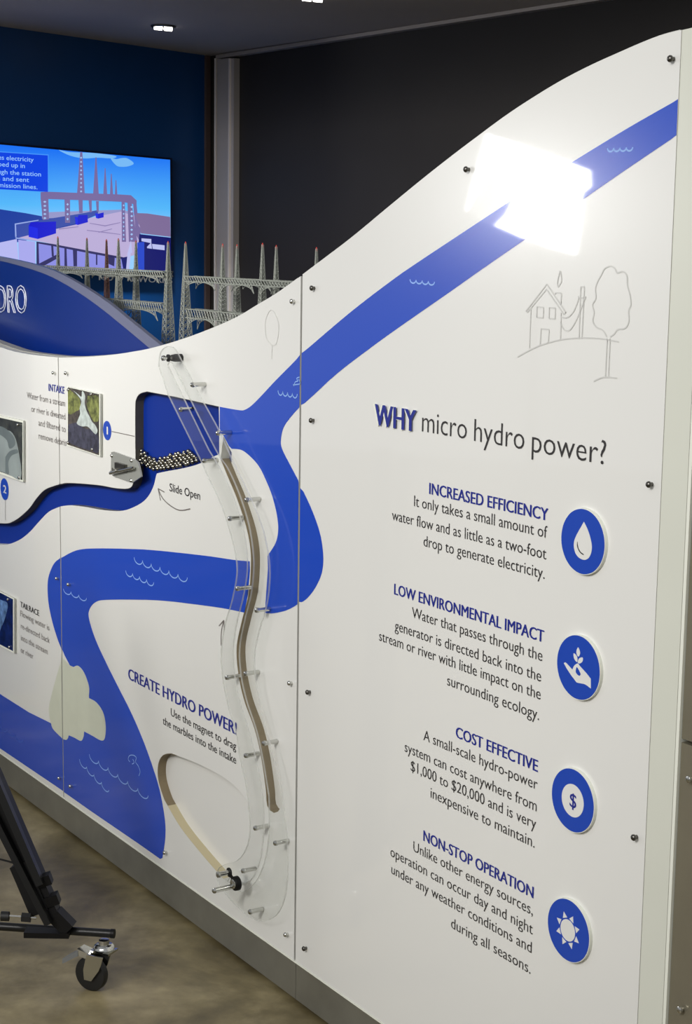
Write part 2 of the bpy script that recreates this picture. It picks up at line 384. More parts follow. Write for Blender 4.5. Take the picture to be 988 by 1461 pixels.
# backing board behind all three sheets
bk = [(u, v+.0025) for u, v in ([(x_far, left_out[0][1])] + left_out + mid[:-2] + rt)]
bk = sorted(set((round(u, 4), round(v, 4)) for u, v in bk))
BB = slab([bk + [(bk[-1][0], vB+.0002), (bk[0][0], vB+.0002)]], -.05, -.0226)
BK = tag(put('backing_board', BB, M_back, frame=FP), 'grey backing board whose edge shows along the curved panel tops', 'board')
g = slab([[(uM+GAPM+.004, .12), (uR-.002, .12)] + [(u, v+.003) for u, v in reversed(rt) if uM+GAPM+.004 < u < uR-.002]], -.0222, -.0084)
part('spacer_sheet', g, M_edge, BK)
# blue and white floors of the recesses, lying on the backing board
wf = -TH+.0002-.0004
def grow(l, k=.006):
    return l
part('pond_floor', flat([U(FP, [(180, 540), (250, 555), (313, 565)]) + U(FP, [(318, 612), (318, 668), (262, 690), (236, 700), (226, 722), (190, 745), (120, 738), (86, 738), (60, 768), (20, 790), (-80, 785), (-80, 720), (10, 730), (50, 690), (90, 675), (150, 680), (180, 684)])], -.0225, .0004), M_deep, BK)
part('slot_floor', flat([U(FP, [(300, 600), (330, 620), (420, 800), (400, 900), (425, 1180), (360, 1180), (330, 920), (345, 800), (319.5, 680)])], -.0225, .0004), M_white, BK)
part('loop_floor', flat([U(FP, [(205, 1060), (300, 1080), (390, 1170), (390, 1270), (300, 1280), (205, 1110)])], -.0225, .0004), M_white, BK)
# rims: thin liners on the hole walls
def liner(path, t=.0012, w0=-TH, w1=-.0004, inward=1):
    g = G(); n = len(path)
    out = []
    for i, p in enumerate(path):
        a = path[max(0, i-1)]; b = path[min(n-1, i+1)]; dx, dy = b[0]-a[0], b[1]-a[1]; L = math.hypot(dx, dy) or 1
        out.append((p[0]+dy/L*t*inward, p[1]-dx/L*t*inward))
    vs = []
    for p, q in zip(path, out): vs += [(p[0], p[1], w0), (p[0], p[1], w1), (q[0], q[1], w1), (q[0], q[1], w0)]
    fs = []
    for i in range(n-1):
        k = 4*i
        for j in range(4): fs.append((k+j, k+(j+1) % 4, k+4+(j+1) % 4, k+4+j))
    g.add(vs, fs); return g
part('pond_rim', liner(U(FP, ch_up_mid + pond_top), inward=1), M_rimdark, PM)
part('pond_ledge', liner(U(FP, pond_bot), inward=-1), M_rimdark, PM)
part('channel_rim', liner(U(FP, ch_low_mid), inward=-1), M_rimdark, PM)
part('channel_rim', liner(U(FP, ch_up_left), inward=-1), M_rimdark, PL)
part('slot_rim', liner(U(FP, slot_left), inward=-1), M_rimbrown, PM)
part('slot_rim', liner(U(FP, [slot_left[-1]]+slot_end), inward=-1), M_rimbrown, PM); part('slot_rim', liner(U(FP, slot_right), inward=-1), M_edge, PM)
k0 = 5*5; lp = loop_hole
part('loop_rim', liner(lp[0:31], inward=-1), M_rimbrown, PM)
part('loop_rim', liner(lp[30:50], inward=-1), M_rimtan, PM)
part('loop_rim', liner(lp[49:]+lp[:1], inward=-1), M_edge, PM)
# ---- printed river
W1 = .0002
riv_r = [catmull([(431.8, 504), (500, 446), (560, 400), (600, 372.3), (684.4, 316.5), (760, 267), (825.8, 226), (898.5, 181.8), (969.3, 141.5)]),
         catmull([(967.2, 192.8), (900, 238), (837.6, 281), (749.3, 342), (690, 383), (637.3, 420.2), (560, 474), (500, 518.3), (473.4, 540), (452, 560), (431.8, 578)])]
up_r = U(FP, riv_r[0]+riv_r[1]); up_r[0] = (uM+GAPM, up_r[0][1]); up_r[-1] = (uM+GAPM, up_r[-1][1]); up_r = [(min(max(u, uM+GAPM), uR-.0005), v) for u, v in up_r]
part('river_stripe', flat([up_r], W1), M_river, PR)
lob = U(FP, catmull([(431.3, 697), (445.9, 728.6), (456.8, 760), (461.5, 790), (460, 816), (450.7, 838), (438.6, 853.7), (430, 859.7)]))
lob[0] = (uM+GAPM, lob[0][1]); lob[-1] = (uM+GAPM, lob[-1][1]); lob = [(max(u, uM+GAPM), v) for u, v in lob]
part('river_bend', flat([lob], W1), M_river, PR)
mr = catmull([(428.6, 506.5), (420, 516.4), (393.7, 543), (374.3, 563.8), (359.7, 578.4), (350, 584.5), (343, 585.3), (325.7, 582.5), (314, 580.3)])
mr += [(314, 612), (319.6, 622), (327, 636)] + catmull([(331, 640.3), (345, 642), (357.3, 651), (369.5, 664.6), (379, 683), (388.6, 706.7), (395.4, 733.4), (397.5, 755.7), (393.7, 774.7), (382.2, 793)])
mr += [(382.6, 800), (382.8, 812), (380, 850), (378.6, 874)] + catmull([(378.6, 874.3), (390, 875), (409.5, 870.7), (427.7, 861)])
mr += [(427.7, 690)] + catmull([(428, 689), (413.4, 661.5), (402.9, 640.4), (401.3, 627.5), (405.3, 609.6), (416.7, 593.4), (429, 580)])
mru = [(min(u, uM-GAPM), v) for u, v in U(FP, mr)]
part('river_fork', flat([mru], W1), M_river, PM)
ml = catmull([(356.6, 800.7), (336, 799), (300, 793.7), (256.4, 788.6), (220, 785), (191.6, 783.3), (136.9, 782.4), (109.5, 785.2), (87.6, 796)])
ml += [(88, 926), (93, 936), (103, 955), (112, 1040), (95, 1052), (89, 1052), (90, 1129)] + [(130, 1157.2), (200, 1205), (229, 1225.5)]
ml += catmull([(232, 1224), (236, 1197), (235.6, 1170), (228.6, 1129.6), (219, 1096.7), (205.3, 1058.4), (188.9, 1020), (169.7, 981.7), (153.3, 948.9), (136.9, 913.3), (127.3, 883), (128, 869.5), (136.9, 859), (153.3, 855.8), (208, 855.8), (240, 857.7), (268.6, 861), (317, 867.5), (349, 874)])
ml += [(354, 849), (357, 815)]
mlu = [(max(u, uL+GAP), max(v, vB+.0015)) for u, v in U(FP, ml)]
part('river_lower', flat([mlu], W1), M_river, PM)
la = catmull([(88, 795.5), (80, 801), (73.9, 810.6), (68.6, 828.4), (69, 855.8), (73.9, 883), (82, 910.6), (88.5, 927)])
part('river_lower', flat([[(min(u, uL-GAP), v) for u, v in U(FP, la)]], W1), M_river, PL)
lb = [(-120, 925), (-60, 957), (0, 990), (41, 1016), (73.4, 1032), (90, 1050), (91, 1129), (0, 1067.5), (-120, 986)]
part('lake', flat([[(min(u, uL-GAP), v) for u, v in U(FP, lb)]], W1), M_river, PL)
rock = catmull([(105.4, 951.6), (112.2, 950), (120.5, 959.8), (127.3, 979), (127.3, 993)]) + catmull([(127.6, 996), (138.2, 1002.3), (147.8, 1017), (151.4, 1036.5), (150, 1053), (145, 1056.5), (133, 1050)]) + [(120.5, 1043.3)] + catmull([(120, 1050), (116.3, 1057), (107, 1052.5)]) + [(98.6, 1048.8)] + catmull([(97.5, 1053), (95, 1055.5), (89.3, 1054)])
rock += [(89.3, 949)]
rk = U(FP, [(100.5, 949.5)] + rock[:-1] + [(89.3, 938)])
part('rock_print', flat([[(max(u, uL+GAP), v) for u, v in rk]], .0007), M_rock, PM)
rl = U(FP, catmull([(90, 935), (82, 962), (74, 992), (70, 1012), (73.4, 1032), (77, 1041), (90, 1054)]))
part('rock_print', flat([[(min(u, uL-GAP), v) for u, v in rl]], .0007), M_rock, PL)
# ---- printed waves and line drawings
def wave(a, b, n, dep, wid=.0026, frame=FP):
    A = frame.uv(*a); B = frame.uv(*b); g = G(); sc = (frame.uv(a[0], a[1]-dep)[1]-A[1])
    for i in range(n):
        p = (A[0]+(B[0]-A[0])*i/n, A[1]+(B[1]-A[1])*i/n); q = (A[0]+(B[0]-A[0])*(i+1)/n, A[1]+(B[1]-A[1])*(i+1)/n)
        pts = [(p[0]+(q[0]-p[0])*(.5-.5*math.cos(math.pi*t/10)), p[1]+(q[1]-p[1])*t/10 - 1.25*sc*math.sin(math.pi*t/10)) for t in range(11)]
        g.ribbon(pts, wid, .0009)
    return g
for a_ in (((192, 795), (268, 824), 6, 6), ((180, 814), (220, 831), 4, 5), ((91, 840), (124, 853), 3, 4.5), ((128, 1076), (212, 1135), 6, 6), ((114, 1083), (156, 1127), 4, 5), ((397.5, 557), (425, 562), 4, 5)):
    part('wave_print', wave(*a_), M_wave, PM)
def strokes(lst, wid, frame=FP, w=.0009, n=4):
    g = G()
    for s in lst:
        pts = catmull(s, n) if len(s) > 2 else s
        g.ribbon(U(frame, pts), wid, w)
    return g
part('fish_drawing', strokes([[(420, 551), (422, 545), (426, 543.5), (424, 540), (428, 538)], [(419, 549), (424, 548.5), (429, 547), (427, 541)]], .0022), M_wave, PM)
part('fish_drawing', strokes([[(186, 1087), (183.5, 1083), (185.5, 1078), (191, 1077.5), (195, 1081), (194, 1087), (198, 1093), (200.5, 1101), (198.5, 1107)], [(190, 1083), (192, 1088), (189, 1090)]], .0022), M_wave, PM)
for a_ in (((586, 398.5), (621, 402), 4, 4), ((868, 211.5), (904, 210), 4, 4)): part('wave_print', wave(*a_), M_wave, PR)
part('wave_print', wave((0, 1033), (33, 1055), 3, 5), mat('wave_faint', (50, 90, 190), rough=.3), PL)
X = lambda *pts: [(700+a/3.43, 350+b/3.43) for a, b in pts]
house = [X((135,546),(190,515),(250,488),(345,462),(440,453),(540,456),(630,472)), X((193,505),(200,310)), X((345,462),(348,330)),
         X((176,322),(278,190)), X((278,190),(372,330)), X((182,328),(276,215)), X((276,215),(362,338)), X((176,318),(182,328)), X((372,326),(362,338)),
         X((228,352),(230,300)), X((230,300),(262,304)), X((262,304),(260,355)), X((260,355),(228,352)), X((288,357),(290,304)), X((290,304),(320,307)), X((320,307),(318,360)), X((318,360),(288,357)),
         X((245,488),(250,408)), X((250,408),(290,412)), X((290,412),(285,476)), X((318,240),(322,232)), X((322,232),(350,234)), X((350,234),(346,292)),
         X((332,200),(330,180),(336,150),(344,125)), X((332,205),(350,175),(344,125)), X((436,452),(444,203)), X((444,203),(462,203)), X((462,203),(450,452)),
         X((432,248),(434,264)), X((434,256),(468,258)), X((468,250),(466,264)), X((350,352),(380,352),(410,322),(434,262)), X((346,375),(360,410),(390,415),(425,360),(464,262)),
         X((508,665),(545,648),(580,645),(622,650)), X((565,640),(574,455)), X((580,640),(588,455)),
         X((572,448),(552,415),(520,400),(503,370),(510,330),(502,290),(518,260),(516,210),(530,170),(545,145),(560,115),(590,102),(612,115),(622,135),(650,128),(670,150),(672,195),(684,240),(690,290),(678,320),(680,370),(662,405),(625,412),(610,432),(588,448))]
part('house_drawing', strokes(house[:-4], .0022), M_line, PR); part('tree_drawing', strokes(house[-4:], .0022), M_line, PR)
part('tree_drawing', strokes([[(382, 449), (379, 460), (380, 480), (386, 490), (393, 492), (397, 482), (398, 462), (393, 448), (387, 442), (382, 449)], [(389, 492), (388, 512)]], .0018), mat('line_faint', (220, 220, 216), rough=.3), PM)
# ---- arrows
part('arrow_print', strokes([[(226, 697), (232, 710), (243, 721), (257, 728), (272, 726)], [(226, 697), (235, 702)], [(226, 697), (229.5, 714)]], .0026), M_textg, PM)
part('arrow_print', strokes([[(316, 921), (316, 908), (317, 897), (320, 885)], [(320, 885), (313, 893)], [(320, 885), (320.5, 899)]], .0026), M_textg, PM)
part('callout_line', strokes([[(160, 615.5), (192.5, 622.5)]], .0018), M_textg, PM)
part('callout_line', strokes([[(8, 712), (8, 742)]], .0018), M_textg, PL)
# ---- lettering
capB = capm(FP, (613.4, 689), (613.4, 705)); capb = capB*.98
heads = [('INCREASED EFFICIENCY', (612.5, 704.8), (782.5, 743)), ('LOW ENVIRONMENTAL IMPACT', (562.5, 847.3), (776.5, 917.4)), ('COST EFFECTIVE', (650.5, 1051.6), (767.8, 1102)), ('NON-STOP OPERATION', (604.2, 1199), (761.5, 1282.3))]
text_lines('heading_lettering', FP, heads, capB, .0008, .018, M_tblue, PR)
body = [('It only takes a small amount of', (591, 722), (781, 768)), ('water flow and as little as a two-foot', (559.5, 742), (779.6, 798)), ('drop to generate electricity.', (604.5, 778.8), (777.3, 826.4)),
        ('Water that passes through the', (588, 880.7), (774, 943.8)), ('generator is directed back into the', (563.5, 900.6), (772.3, 971)), ('stream or river with little impact on the', (541.2, 914), (771.5, 998.2)), ('surrounding ecology.', (638.2, 977.6), (769.4, 1027.6)),
        ('A small-scale hydro-power', (604.5, 1055.4), (767, 1127.7)), ('system can cost anywhere from', (577.6, 1072.8), (765.8, 1157)), ('$1,000 to $20,000 and is very', (586.2, 1099.2), (765, 1183.5)), ('inexpensive to maintain.', (614.6, 1138.3), (763, 1209.3)),
        ('Unlike other energy sources,', (590, 1212.8), (760.3, 1307.8)), ('operation can occur day and night', (557.3, 1220), (760.2, 1334.8)), ('under any weather conditions and', (558.6, 1245), (758.6, 1361.2)), ('during all seasons.', (643.8, 1326), (757.2, 1387))]
text_lines('body_lettering', FP, body, capb, .0008, -.004, M_text, PR)
text_lines('title_lettering', FP, [('micro', (602.2, 615.4), (666, 627)), ('hydro', (676.6, 628.9), (748, 642)), ('power?', (759, 644.2), (864.3, 664))], capm(FP, (677.8, 597), (677.6, 628.9)), .0008, -.008, M_text, PR)
capW = capm(FP, (534, 576.5), (538, 607))
why = part('raised_word', text('WHY', FP, (534.5, 606.8), (594, 615.6), capW, .0006, .03), M_stripedge, PR)
mw = bpy.data.meshes.new('raised_word')
wt = text_raw('WHY', .03)
def extrude_flat(g, w0, w1):
    """give flat lettering a real thickness"""
    bm = bmesh.new(); vs = [bm.verts.new((p.x, p.y, w0)) for p in g.v]
    for f in g.f:
        try: bm.faces.new([vs[i] for i in f])
        except ValueError: pass
    bmesh.ops.remove_doubles(bm, verts=bm.verts, dist=1e-6)
    r = bmesh.ops.extrude_face_region(bm, geom=bm.faces[:]); bmesh.ops.translate(bm, verts=[e for e in r['geom'] if isinstance(e, bmesh.types.BMVert)], vec=(0, 0, w1-w0))
    bm.verts.index_update(); o = G(); o.add([v.co for v in bm.verts], [tuple(v.index for v in f.verts) for f in bm.faces]); bm.free(); return o
bpy.data.objects.remove(why)
part('raised_word', extrude_flat(text('WHY', FP, (534.2, 606.8), (594.3, 615.6), capW, .0, .0099), .0002, .0034), M_stripedge, PR)
part('raised_word_face', text('WHY', FP, (534.5, 606.8), (594, 615.6), capW, .0037, .026), M_tblue, PR)
part('heading_lettering', text('CREATE HYDRO POWER!', FP, (183, 968.8), (338, 1048.6), capm(FP, (184, 954), (184, 969.4)), .0008, .02), M_tblue, PM)
capc = capm(FP, (245, 1011.5), (245, 1022.3))
text_lines('body_lettering', FP, [('Use the magnet to drag', (243.8, 1022), (337, 1069.5)), ('the marbles into the intake', (232.4, 1032.6), (337, 1090.5)), ('Slide Open', (242, 700.5), (285.5, 713.2))], capc, .0008, .004, M_text, PM)
part('heading_lettering', text('INTAKE', FP, (69.2, 557.2), (92.3, 562.4), capm(FP, (70, 547.5), (70, 557.6)), .0008, .02), M_tblue, PL)
text_lines('body_lettering', FP, [('Water from a stream', (38.4, 567.8), (92.8, 580.2)), ('or river is diverted', (44.7, 587), (93.3, 599.2)), ('and filtered to', (54.9, 607.2), (93.9, 617)), ('remove debris', (55.3, 625.8), (94.6, 636.6))], capm(FP, (60, 600), (60, 609)), .0008, .0, M_textg, PL)
part('heading_lettering', text('TAILRACE', FP, (29, 865.3), (56, 879.6), capm(FP, (30, 857.5), (30, 865.3)), .0008, .02), M_text, PL)
text_lines('body_lettering', FP, [('Flowing water is', (29, 879.5), (70.4, 899)), ('re-directed back', (29.8, 897.5), (70.8, 917)), ('into the stream', (30, 914.4), (68, 932.6)), ('or river', (29.6, 931.3), (47.6, 939.9))], capm(FP, (30, 871), (30, 879)), .0008, .0, M_textg, PL)
# ---- callout discs with numbers
def callout(parent, cx, cy, s, rx=5.8):
    rad = abs(FP.uv(cx+rx, cy)[0]-FP.uv(cx-rx, cy)[0])/2
    d = part('callout_disc', flat([ell(FP, cx, cy, rad)], .0004), M_callout, parent)
    part('numeral', text(s, FP, (cx-(1.0 if s == '1' else 2.2), cy+5), (cx+(.9 if s == '1' else 2.4), cy+6), capm(FP, (cx, cy-5.5), (cx, cy+5.5)), .0011, .02, level=True), M_white, d)
callout(PM, 153.3, 614.3, '1'); callout(PL, 6.8, 698, '2')
# ---- raised icon discs on the right panel
def disc(cx, cy):
    """disc body 7 mm thick with a white flank and a blue face; returns (disc, uv->point helper)"""
    w = .0072; u, v = FP.uv(cx, cy, w); R = .0535
    n = 56; loop = [(u+R*math.cos(2*math.pi*i/n), v+R*math.sin(2*math.pi*i/n)) for i in range(n)]
    d = part('icon_disc', slab([loop], .0, w-.0006, side=0), M_stripedge, PR)
    loop = [(u+(R-.0012)*math.cos(2*math.pi*i/n), v+(R-.0012)*math.sin(2*math.pi*i/n)) for i in range(n)]
    part('disc_face', slab([loop], w-.0006, w, side=0), M_callout, d)
    return d, w, R
def icon(d, pts_list, w, m=M_white, name='icon_shape', smooth=True, n=4):
    g = G()
    for pts in pts_list:
        pp = catmull(pts, n, closed=True) if smooth else pts
        g.merge(flat([U(FP, pp, w)], w, .0004))
    part(name, g, m, d)
d, w, R = disc(831.6, 772.7)
K = lambda *p: [(790+a/10.98, 710+b/10.98) for a, b in p]
icon(d, [K((482,378)) + catmull(K((482,378),(540,500),(585,640),(606,760),(596,860),(555,945),(490,975),(410,945),(350,870),(325,760),(335,660),(380,560),(430,470)), 4)[1:]], w, smooth=False)
icon(d, [catmull(K((376,690),(374,760),(400,830),(440,880),(480,898)), 4) + catmull(K((470,880),(430,850),(400,800),(386,750),(380,690)), 4)], w+.0005, M_text, 'highlight_mark', False)
d, w, R = disc(825.2, 952.4)
K = lambda *p: [(780+a/9.88, 890+b/9.88) for a, b in p]
icon(d, [K((448,332),(470,370),(478,420),(458,462),(436,440),(426,390)), K((388,415),(420,440),(440,480),(438,540),(405,510),(388,465)), K((515,478),(512,530),(478,558),(448,550),(455,505),(480,478))], w)
icon(d, [catmull(K((250,555),(265,543),(285,555),(368,645)), 3) + catmull(K((372,640),(395,590),(432,562),(450,562),(470,590)), 3) + K((570,700),(628,775),(630,912),(600,890)) + catmull(K((590,880),(540,850),(480,838),(430,828)), 3) + K((345,715),(290,630))], w, smooth=False)
icon(d, [K((432,612),(452,640),(482,705),(470,732),(440,715),(418,680),(420,640))], w+.0005, M_callout, 'palm_gap')
d, w, R = disc(817.2, 1142)
K = lambda *p: [(770+a/9.88, 1080+b/9.88) for a, b in p]
cc = FP.uv(*K((472, 615))[0], w); g = flat([[(cc[0]+.0275*math.cos(2*math.pi*i/40), cc[1]+.0275*math.sin(2*math.pi*i/40)) for i in range(40)]], w, .0004); part('icon_shape', g, M_white, d)
part('dollar_sign', text('$', FP, K((425, 690))[0], K((520, 735))[0], capm(FP, K((470, 515))[0], K((470, 690))[0])*1.12, w+.0006, .01), M_tblue, d)
d, w, R = disc(811, 1327.5)
cc = FP.uv(810.8, 1327.3, w); g = flat([[(cc[0]+.0185*math.cos(2*math.pi*i/36), cc[1]+.0185*math.sin(2*math.pi*i/36)) for i in range(36)]], w, .0004)
for i in range(8):
    t = 2*math.pi*(i+.5)/8; t0 = t-.27; t1 = t+.27
    g.merge(flat([[(cc[0]+.0215*math.cos(t0), cc[1]+.0215*math.sin(t0)), (cc[0]+.0215*math.cos(t1), cc[1]+.0215*math.sin(t1)), (cc[0]+.031*math.cos(t), cc[1]+.031*math.sin(t))]], w, .0004))
part('icon_shape', g, M_white, d)
# ---- screws
def screw(parent, px, py, r=.0052, w=.010):
    u, v = FP.uv(px, py, w)
    g = G().lathe((u, v, .0), (0, 0, 1), [(r*.62, 0), (r*.62, w*.55), (r, w*.6), (r, w*.8), (r*.75, w*.98), (r*.3, w*1.08)], 12)
    return part('screw', g, M_dsteel if parent is PR else M_steel, parent, smooth=True)
for p in ((954.5, 83.5), (663, 241.5), (443, 411), (442, 600), (924, 691.5), (437, 988), (902.5, 1195.5), (432, 1354)): screw(PR, *p)
for p in ((414.5, 430), (411, 975), (405.5, 1334), (92, 532.5), (95.5, 834), (98.5, 1122), (233, 1217)): screw(PM, *p)
for p in ((74, 532), (79, 825.5), (82.5, 1110.5)): screw(PL, *p, r=.0045)

# ================================================================== PHOTO PLATES screwed on the panels
def photo_plate(label, corners, frame_screws, builder, w=.008):
    q = U(FP, corners, w); cx = sum(p[0] for p in q)/4; cy = min(p[1] for p in q)
    t = thing('photo_plate', FP, (cx, cy, .0012), label, 'photo')
    q0 = q
    part('acrylic_plate', slab([q0], .003, w, side=1), [M_stripedge, M_cledge], t)
    builder(t, w+.0002)
    for p in frame_screws:
        u, v = FP.uv(p[0], p[1], w); g = G().lathe((u, v, .0012), (0, 0, 1), [(.0035, 0), (.0035, w+.001), (.0045, w+.0012), (.003, w+.004)], 10)
        part('screw', g, M_steel, t, smooth=True)
    return t
M_ph1 = mat('photo_foliage', (112, 118, 62), rough=.25, noise=(60, .8)); M_ph2 = mat('photo_rock', (72, 66, 60), rough=.25, noise=(55, .6))
M_ph3 = mat('photo_spray', (190, 200, 196), rough=.25, noise=(70, .25)); M_ph4 = mat('photo_pipe', (150, 160, 158), rough=.25, noise=(8, .2))
M_ph5 = mat('photo_pipe_dark', (60, 62, 56), rough=.25, noise=(40, .5)); M_ph6 = mat('photo_turbine', (12, 30, 88), rough=.2, noise=(40, .6)); M_ph7 = mat('photo_turbine_spray', (96, 130, 180), rough=.2, noise=(50, .5))
M_ph8 = mat('photo_pipe_joint', (112, 122, 122), rough=.25, noise=(10, .2)); M_ph9 = mat('photo_pool', (62, 62, 78), rough=.25, noise=(60, .5))
def ph_water(t, w):
    K = lambda *p: [(20+a/7.6, 540+b/7.6) for a, b in p]
    part('photo_print', flat([U(FP, [(97, 552.5), (141.5, 562.5), (141.5, 649.5), (97, 634.5)], w)], w, .0002), M_ph2, t)
    part('photo_foliage', flat([U(FP, catmull(K((585,110),(640,150),(700,200),(722,260),(715,330),(670,360),(620,390),(588,380)), 4), w)], w+.0003, .0002), M_ph1, t)
    part('photo_foliage', flat([U(FP, catmull(K((800,190),(860,185),(918,200),(920,440),(880,470),(850,440),(810,350),(790,280)), 4), w)], w+.0003, .0002), M_ph1, t)
    part('photo_foliage', flat([U(FP, catmull(K((590,500),(690,480),(760,540),(860,560),(915,610),(918,800),(830,780),(700,740),(590,690)), 4), w)], w+.0003, .0002), M_ph9, t)
    part('photo_waterfall', flat([U(FP, catmull(K((645,130),(700,190),(735,250),(715,320),(722,380),(700,440),(685,490),(740,520),(800,520),(850,570),(890,605),(908,560),(880,500),(850,470),(820,410),(790,350),(770,270),(775,200),(760,150),(740,140),(735,200),(700,170)), 3), w)], w+.0006, .0002), M_ph3, t)
photo_plate('photo of a white waterfall between green rocks, beside the word INTAKE', [(96, 551.5), (143, 562), (143, 651.5), (96, 635.5)], [(98.5, 556), (131, 562.5), (98, 631.5), (132.5, 641)], ph_water)
def ph_pipe(t, w):
    part('photo_print', flat([U(FP, [(-60, 583), (32, 603), (32, 685), (-60, 650)], w)], w, .0002), M_ph5, t)
    part('photo_pipe', flat([U(FP, catmull([(-60, 600), (-20, 606), (4, 612), (18, 618), (26, 640), (30, 683), (8, 675), (-60, 650)], 4), w)], w+.0003, .0002), M_ph4, t)
    part('photo_pipe_joint', flat([U(FP, catmull([(-10, 606), (6, 610), (19, 622), (22, 634), (14, 640), (10, 628), (0, 620), (-10, 617)], 4), w)], w+.0006, .0002), M_ph8, t)
    part('photo_pipe_joint', flat([U(FP, catmull([(8, 652), (14, 644), (24, 641), (26, 646), (17, 650), (12, 660), (13, 676), (8, 674)], 4), w)], w+.0006, .0002), M_ph8, t)
photo_plate('photo of a large grey pipe at the left edge, above the number 2', [(-60, 580), (33, 600), (33, 688), (-60, 655)], [(26, 606), (28, 681)], ph_pipe)
def ph_turb(t, w):
    part('photo_print', flat([U(FP, [(-50, 820), (18.5, 855), (18.5, 929), (-50, 893)], w)], w, .0002), M_ph6, t)
    part('photo_spray', flat([U(FP, catmull([(-20, 850), (2, 856), (11, 862), (8, 880), (2, 895), (-4, 905), (-20, 890)], 4), w)], w+.0003, .0002), M_ph7, t)
photo_plate('dark blue turbine photo at the left edge, beside the word TAILRACE', [(-50, 818), (20, 854), (20, 932), (-50, 896)], [(12, 855), (14, 923)], ph_turb)

# ================================================================== LATCH beside the pond
wl = .012
lt = thing('slide_latch', FP, (*FP.uv(180, 690), .0015), 'clear latch plate with a sliding steel bolt at the left of the marble pond', 'latch')
K = lambda *p: [(a/3.0875, 480+b/3.0875) for a, b in p]
pl_ = U(FP, K((482,510),(492,508),(580,540),(600,556),(606,580),(614,618),(580,642),(560,640),(490,616),(480,606)), wl)
part('latch_plate', slab([pl_], .003, .007), [mat('latch_plate_grey', (176, 178, 172), rough=.25, metal=.4), M_cledge], lt)
g = G(); A = FP.P(157.5, 675, .016); B = FP.P(190, 667.5, .016); g.cyl(A, B, .0042, n=10); part('bolt_rod', g, M_steel, lt, smooth=True)
g = G(); A = FP.P(166, 664, .011); g.box((A.x, A.y-.010, .007), (A.x+.055, A.y+.008, .016)); part('bolt_guide', g, M_dsteel, lt)
g = G(); A = FP.P(164, 668, .02); g.cyl((A.x, A.y-.003, .006), (A.x, A.y-.003, .026), .005, n=10); part('knob', g, M_steel, lt, smooth=True)
for p in ((159, 650), (158.5, 674), (186.5, 685.5), (187, 657)):
    u, v = FP.uv(*p, .009); g = G().lathe((u, v, .0015), (0, 0, 1), [(.004, 0), (.004, .007), (.005, .0072), (.003, .0095)], 10); part('screw', g, M_steel, lt, smooth=True)

# ================================================================== MARBLES (steel balls lying in the pond)
RB = .0057
top_px = [(196, 640), (205, 643), (215, 652), (224, 655), (236, 650), (250, 645), (262, 641), (270, 643), (280, 652), (289, 656)]
bot_px = [(195, 660), (207, 668), (219, 673), (240, 671), (262, 667), (280, 661.5), (290, 658)]
tu = U(FP, top_px, -.011); bu = U(FP, bot_px, -.011)
def interp(l, u):
    for a, b in zip(l[:-1], l[1:]):
        if a[0] <= u <= b[0]: return a[1]+(b[1]-a[1])*(u-a[0])/max(1e-6, b[0]-a[0])
    return l[0][1] if u < l[0][0] else l[-1][1]
bm = bmesh.new(); bmesh.ops.create_uvsphere(bm, u_segments=12, v_segments=8, radius=RB); bme = bpy.data.meshes.new('marble'); bm.to_mesh(bme); bm.free(); bme.materials.append(M_ball)
for p in bme.polygons: p.use_smooth = True
u = tu[0][0]+RB; k = 0; nb = 0
while u < tu[-1][0]:
    vb = interp(bu, u)+RB+.0008; vt = interp(tu, u)-RB; v = vb + (RB*.9 if k % 2 else 0); row = 0
    while v <= vt+.004:
        o = bpy.data.objects.new('marble', bme); COL.objects.link(o)
        o.matrix_world = FP.M @ Matrix.Translation((u+random.uniform(-.0003, .0003), v, -.0145+random.uniform(-.0015, .0045)))
        tag(o, 'small steel marble in the pile at the bottom of the blue pond', 'marble', 'steel marbles in the pond')
        nb += 1; v += RB*2.03; row += 1
    u += RB*1.8; k += 1
print('marbles', nb)

# ================================================================== CLEAR WAVY TRACK COVER on pins
WS0, WS1 = .028, .032
outer = catmull([(226, 523), (227, 508), (232, 498), (240, 494), (248, 497), (254, 506)], 4) + catmull([(290, 575), (312, 615), (330, 655), (352, 700), (372, 748), (382, 790), (384, 825), (380, 862), (368, 905), (362, 940), (366, 985), (376, 1030), (388, 1075), (400, 1125), (407, 1175), (410, 1230), (407, 1275), (396, 1303), (378, 1314), (358, 1310), (340, 1296), (322, 1276), (309, 1256), (311, 1240), (322, 1233), (338, 1228), (350, 1212), (356, 1185), (352, 1130), (342, 1082), (336, 1045), (325, 1008), (317, 965), (315, 930), (320, 893), (330, 858), (337, 822), (336, 795), (328, 760), (314, 718), (296, 680)], 4) + [(287, 660), (239.5, 564)]
inner = catmull([(238.5, 521), (241, 517), (245, 518)], 3) + catmull([(249, 526), (306, 640), (324, 668), (341, 706), (354, 748), (360, 785), (361, 815), (357, 850), (348, 886), (341, 925), (343, 963), (351, 1000), (365, 1042), (374, 1083), (381, 1125), (383, 1142), (383, 1190), (378, 1225), (368, 1252), (352, 1270), (336, 1270), (324, 1258)], 4) + catmull([(328, 1250), (338, 1262), (351, 1262), (363, 1247), (371, 1225), (375, 1190), (375, 1145), (372, 1122), (364, 1083), (355, 1045), (342, 1003), (334, 964), (332, 923), (338, 885), (347, 848), (352, 814), (351, 785), (345, 750), (332, 709), (315, 672), (297, 642)], 4)
tr_ = thing('track_cover', FP, (*FP.uv(360, 1330), .0), 'clear acrylic cover following the wavy slot, held off the middle panel on steel pins', 'track cover')
part('clear_sheet', slab([U(FP, outer, WS1), U(FP, inner, WS1)], WS0, WS1), [M_clear, M_cledge], tr_)
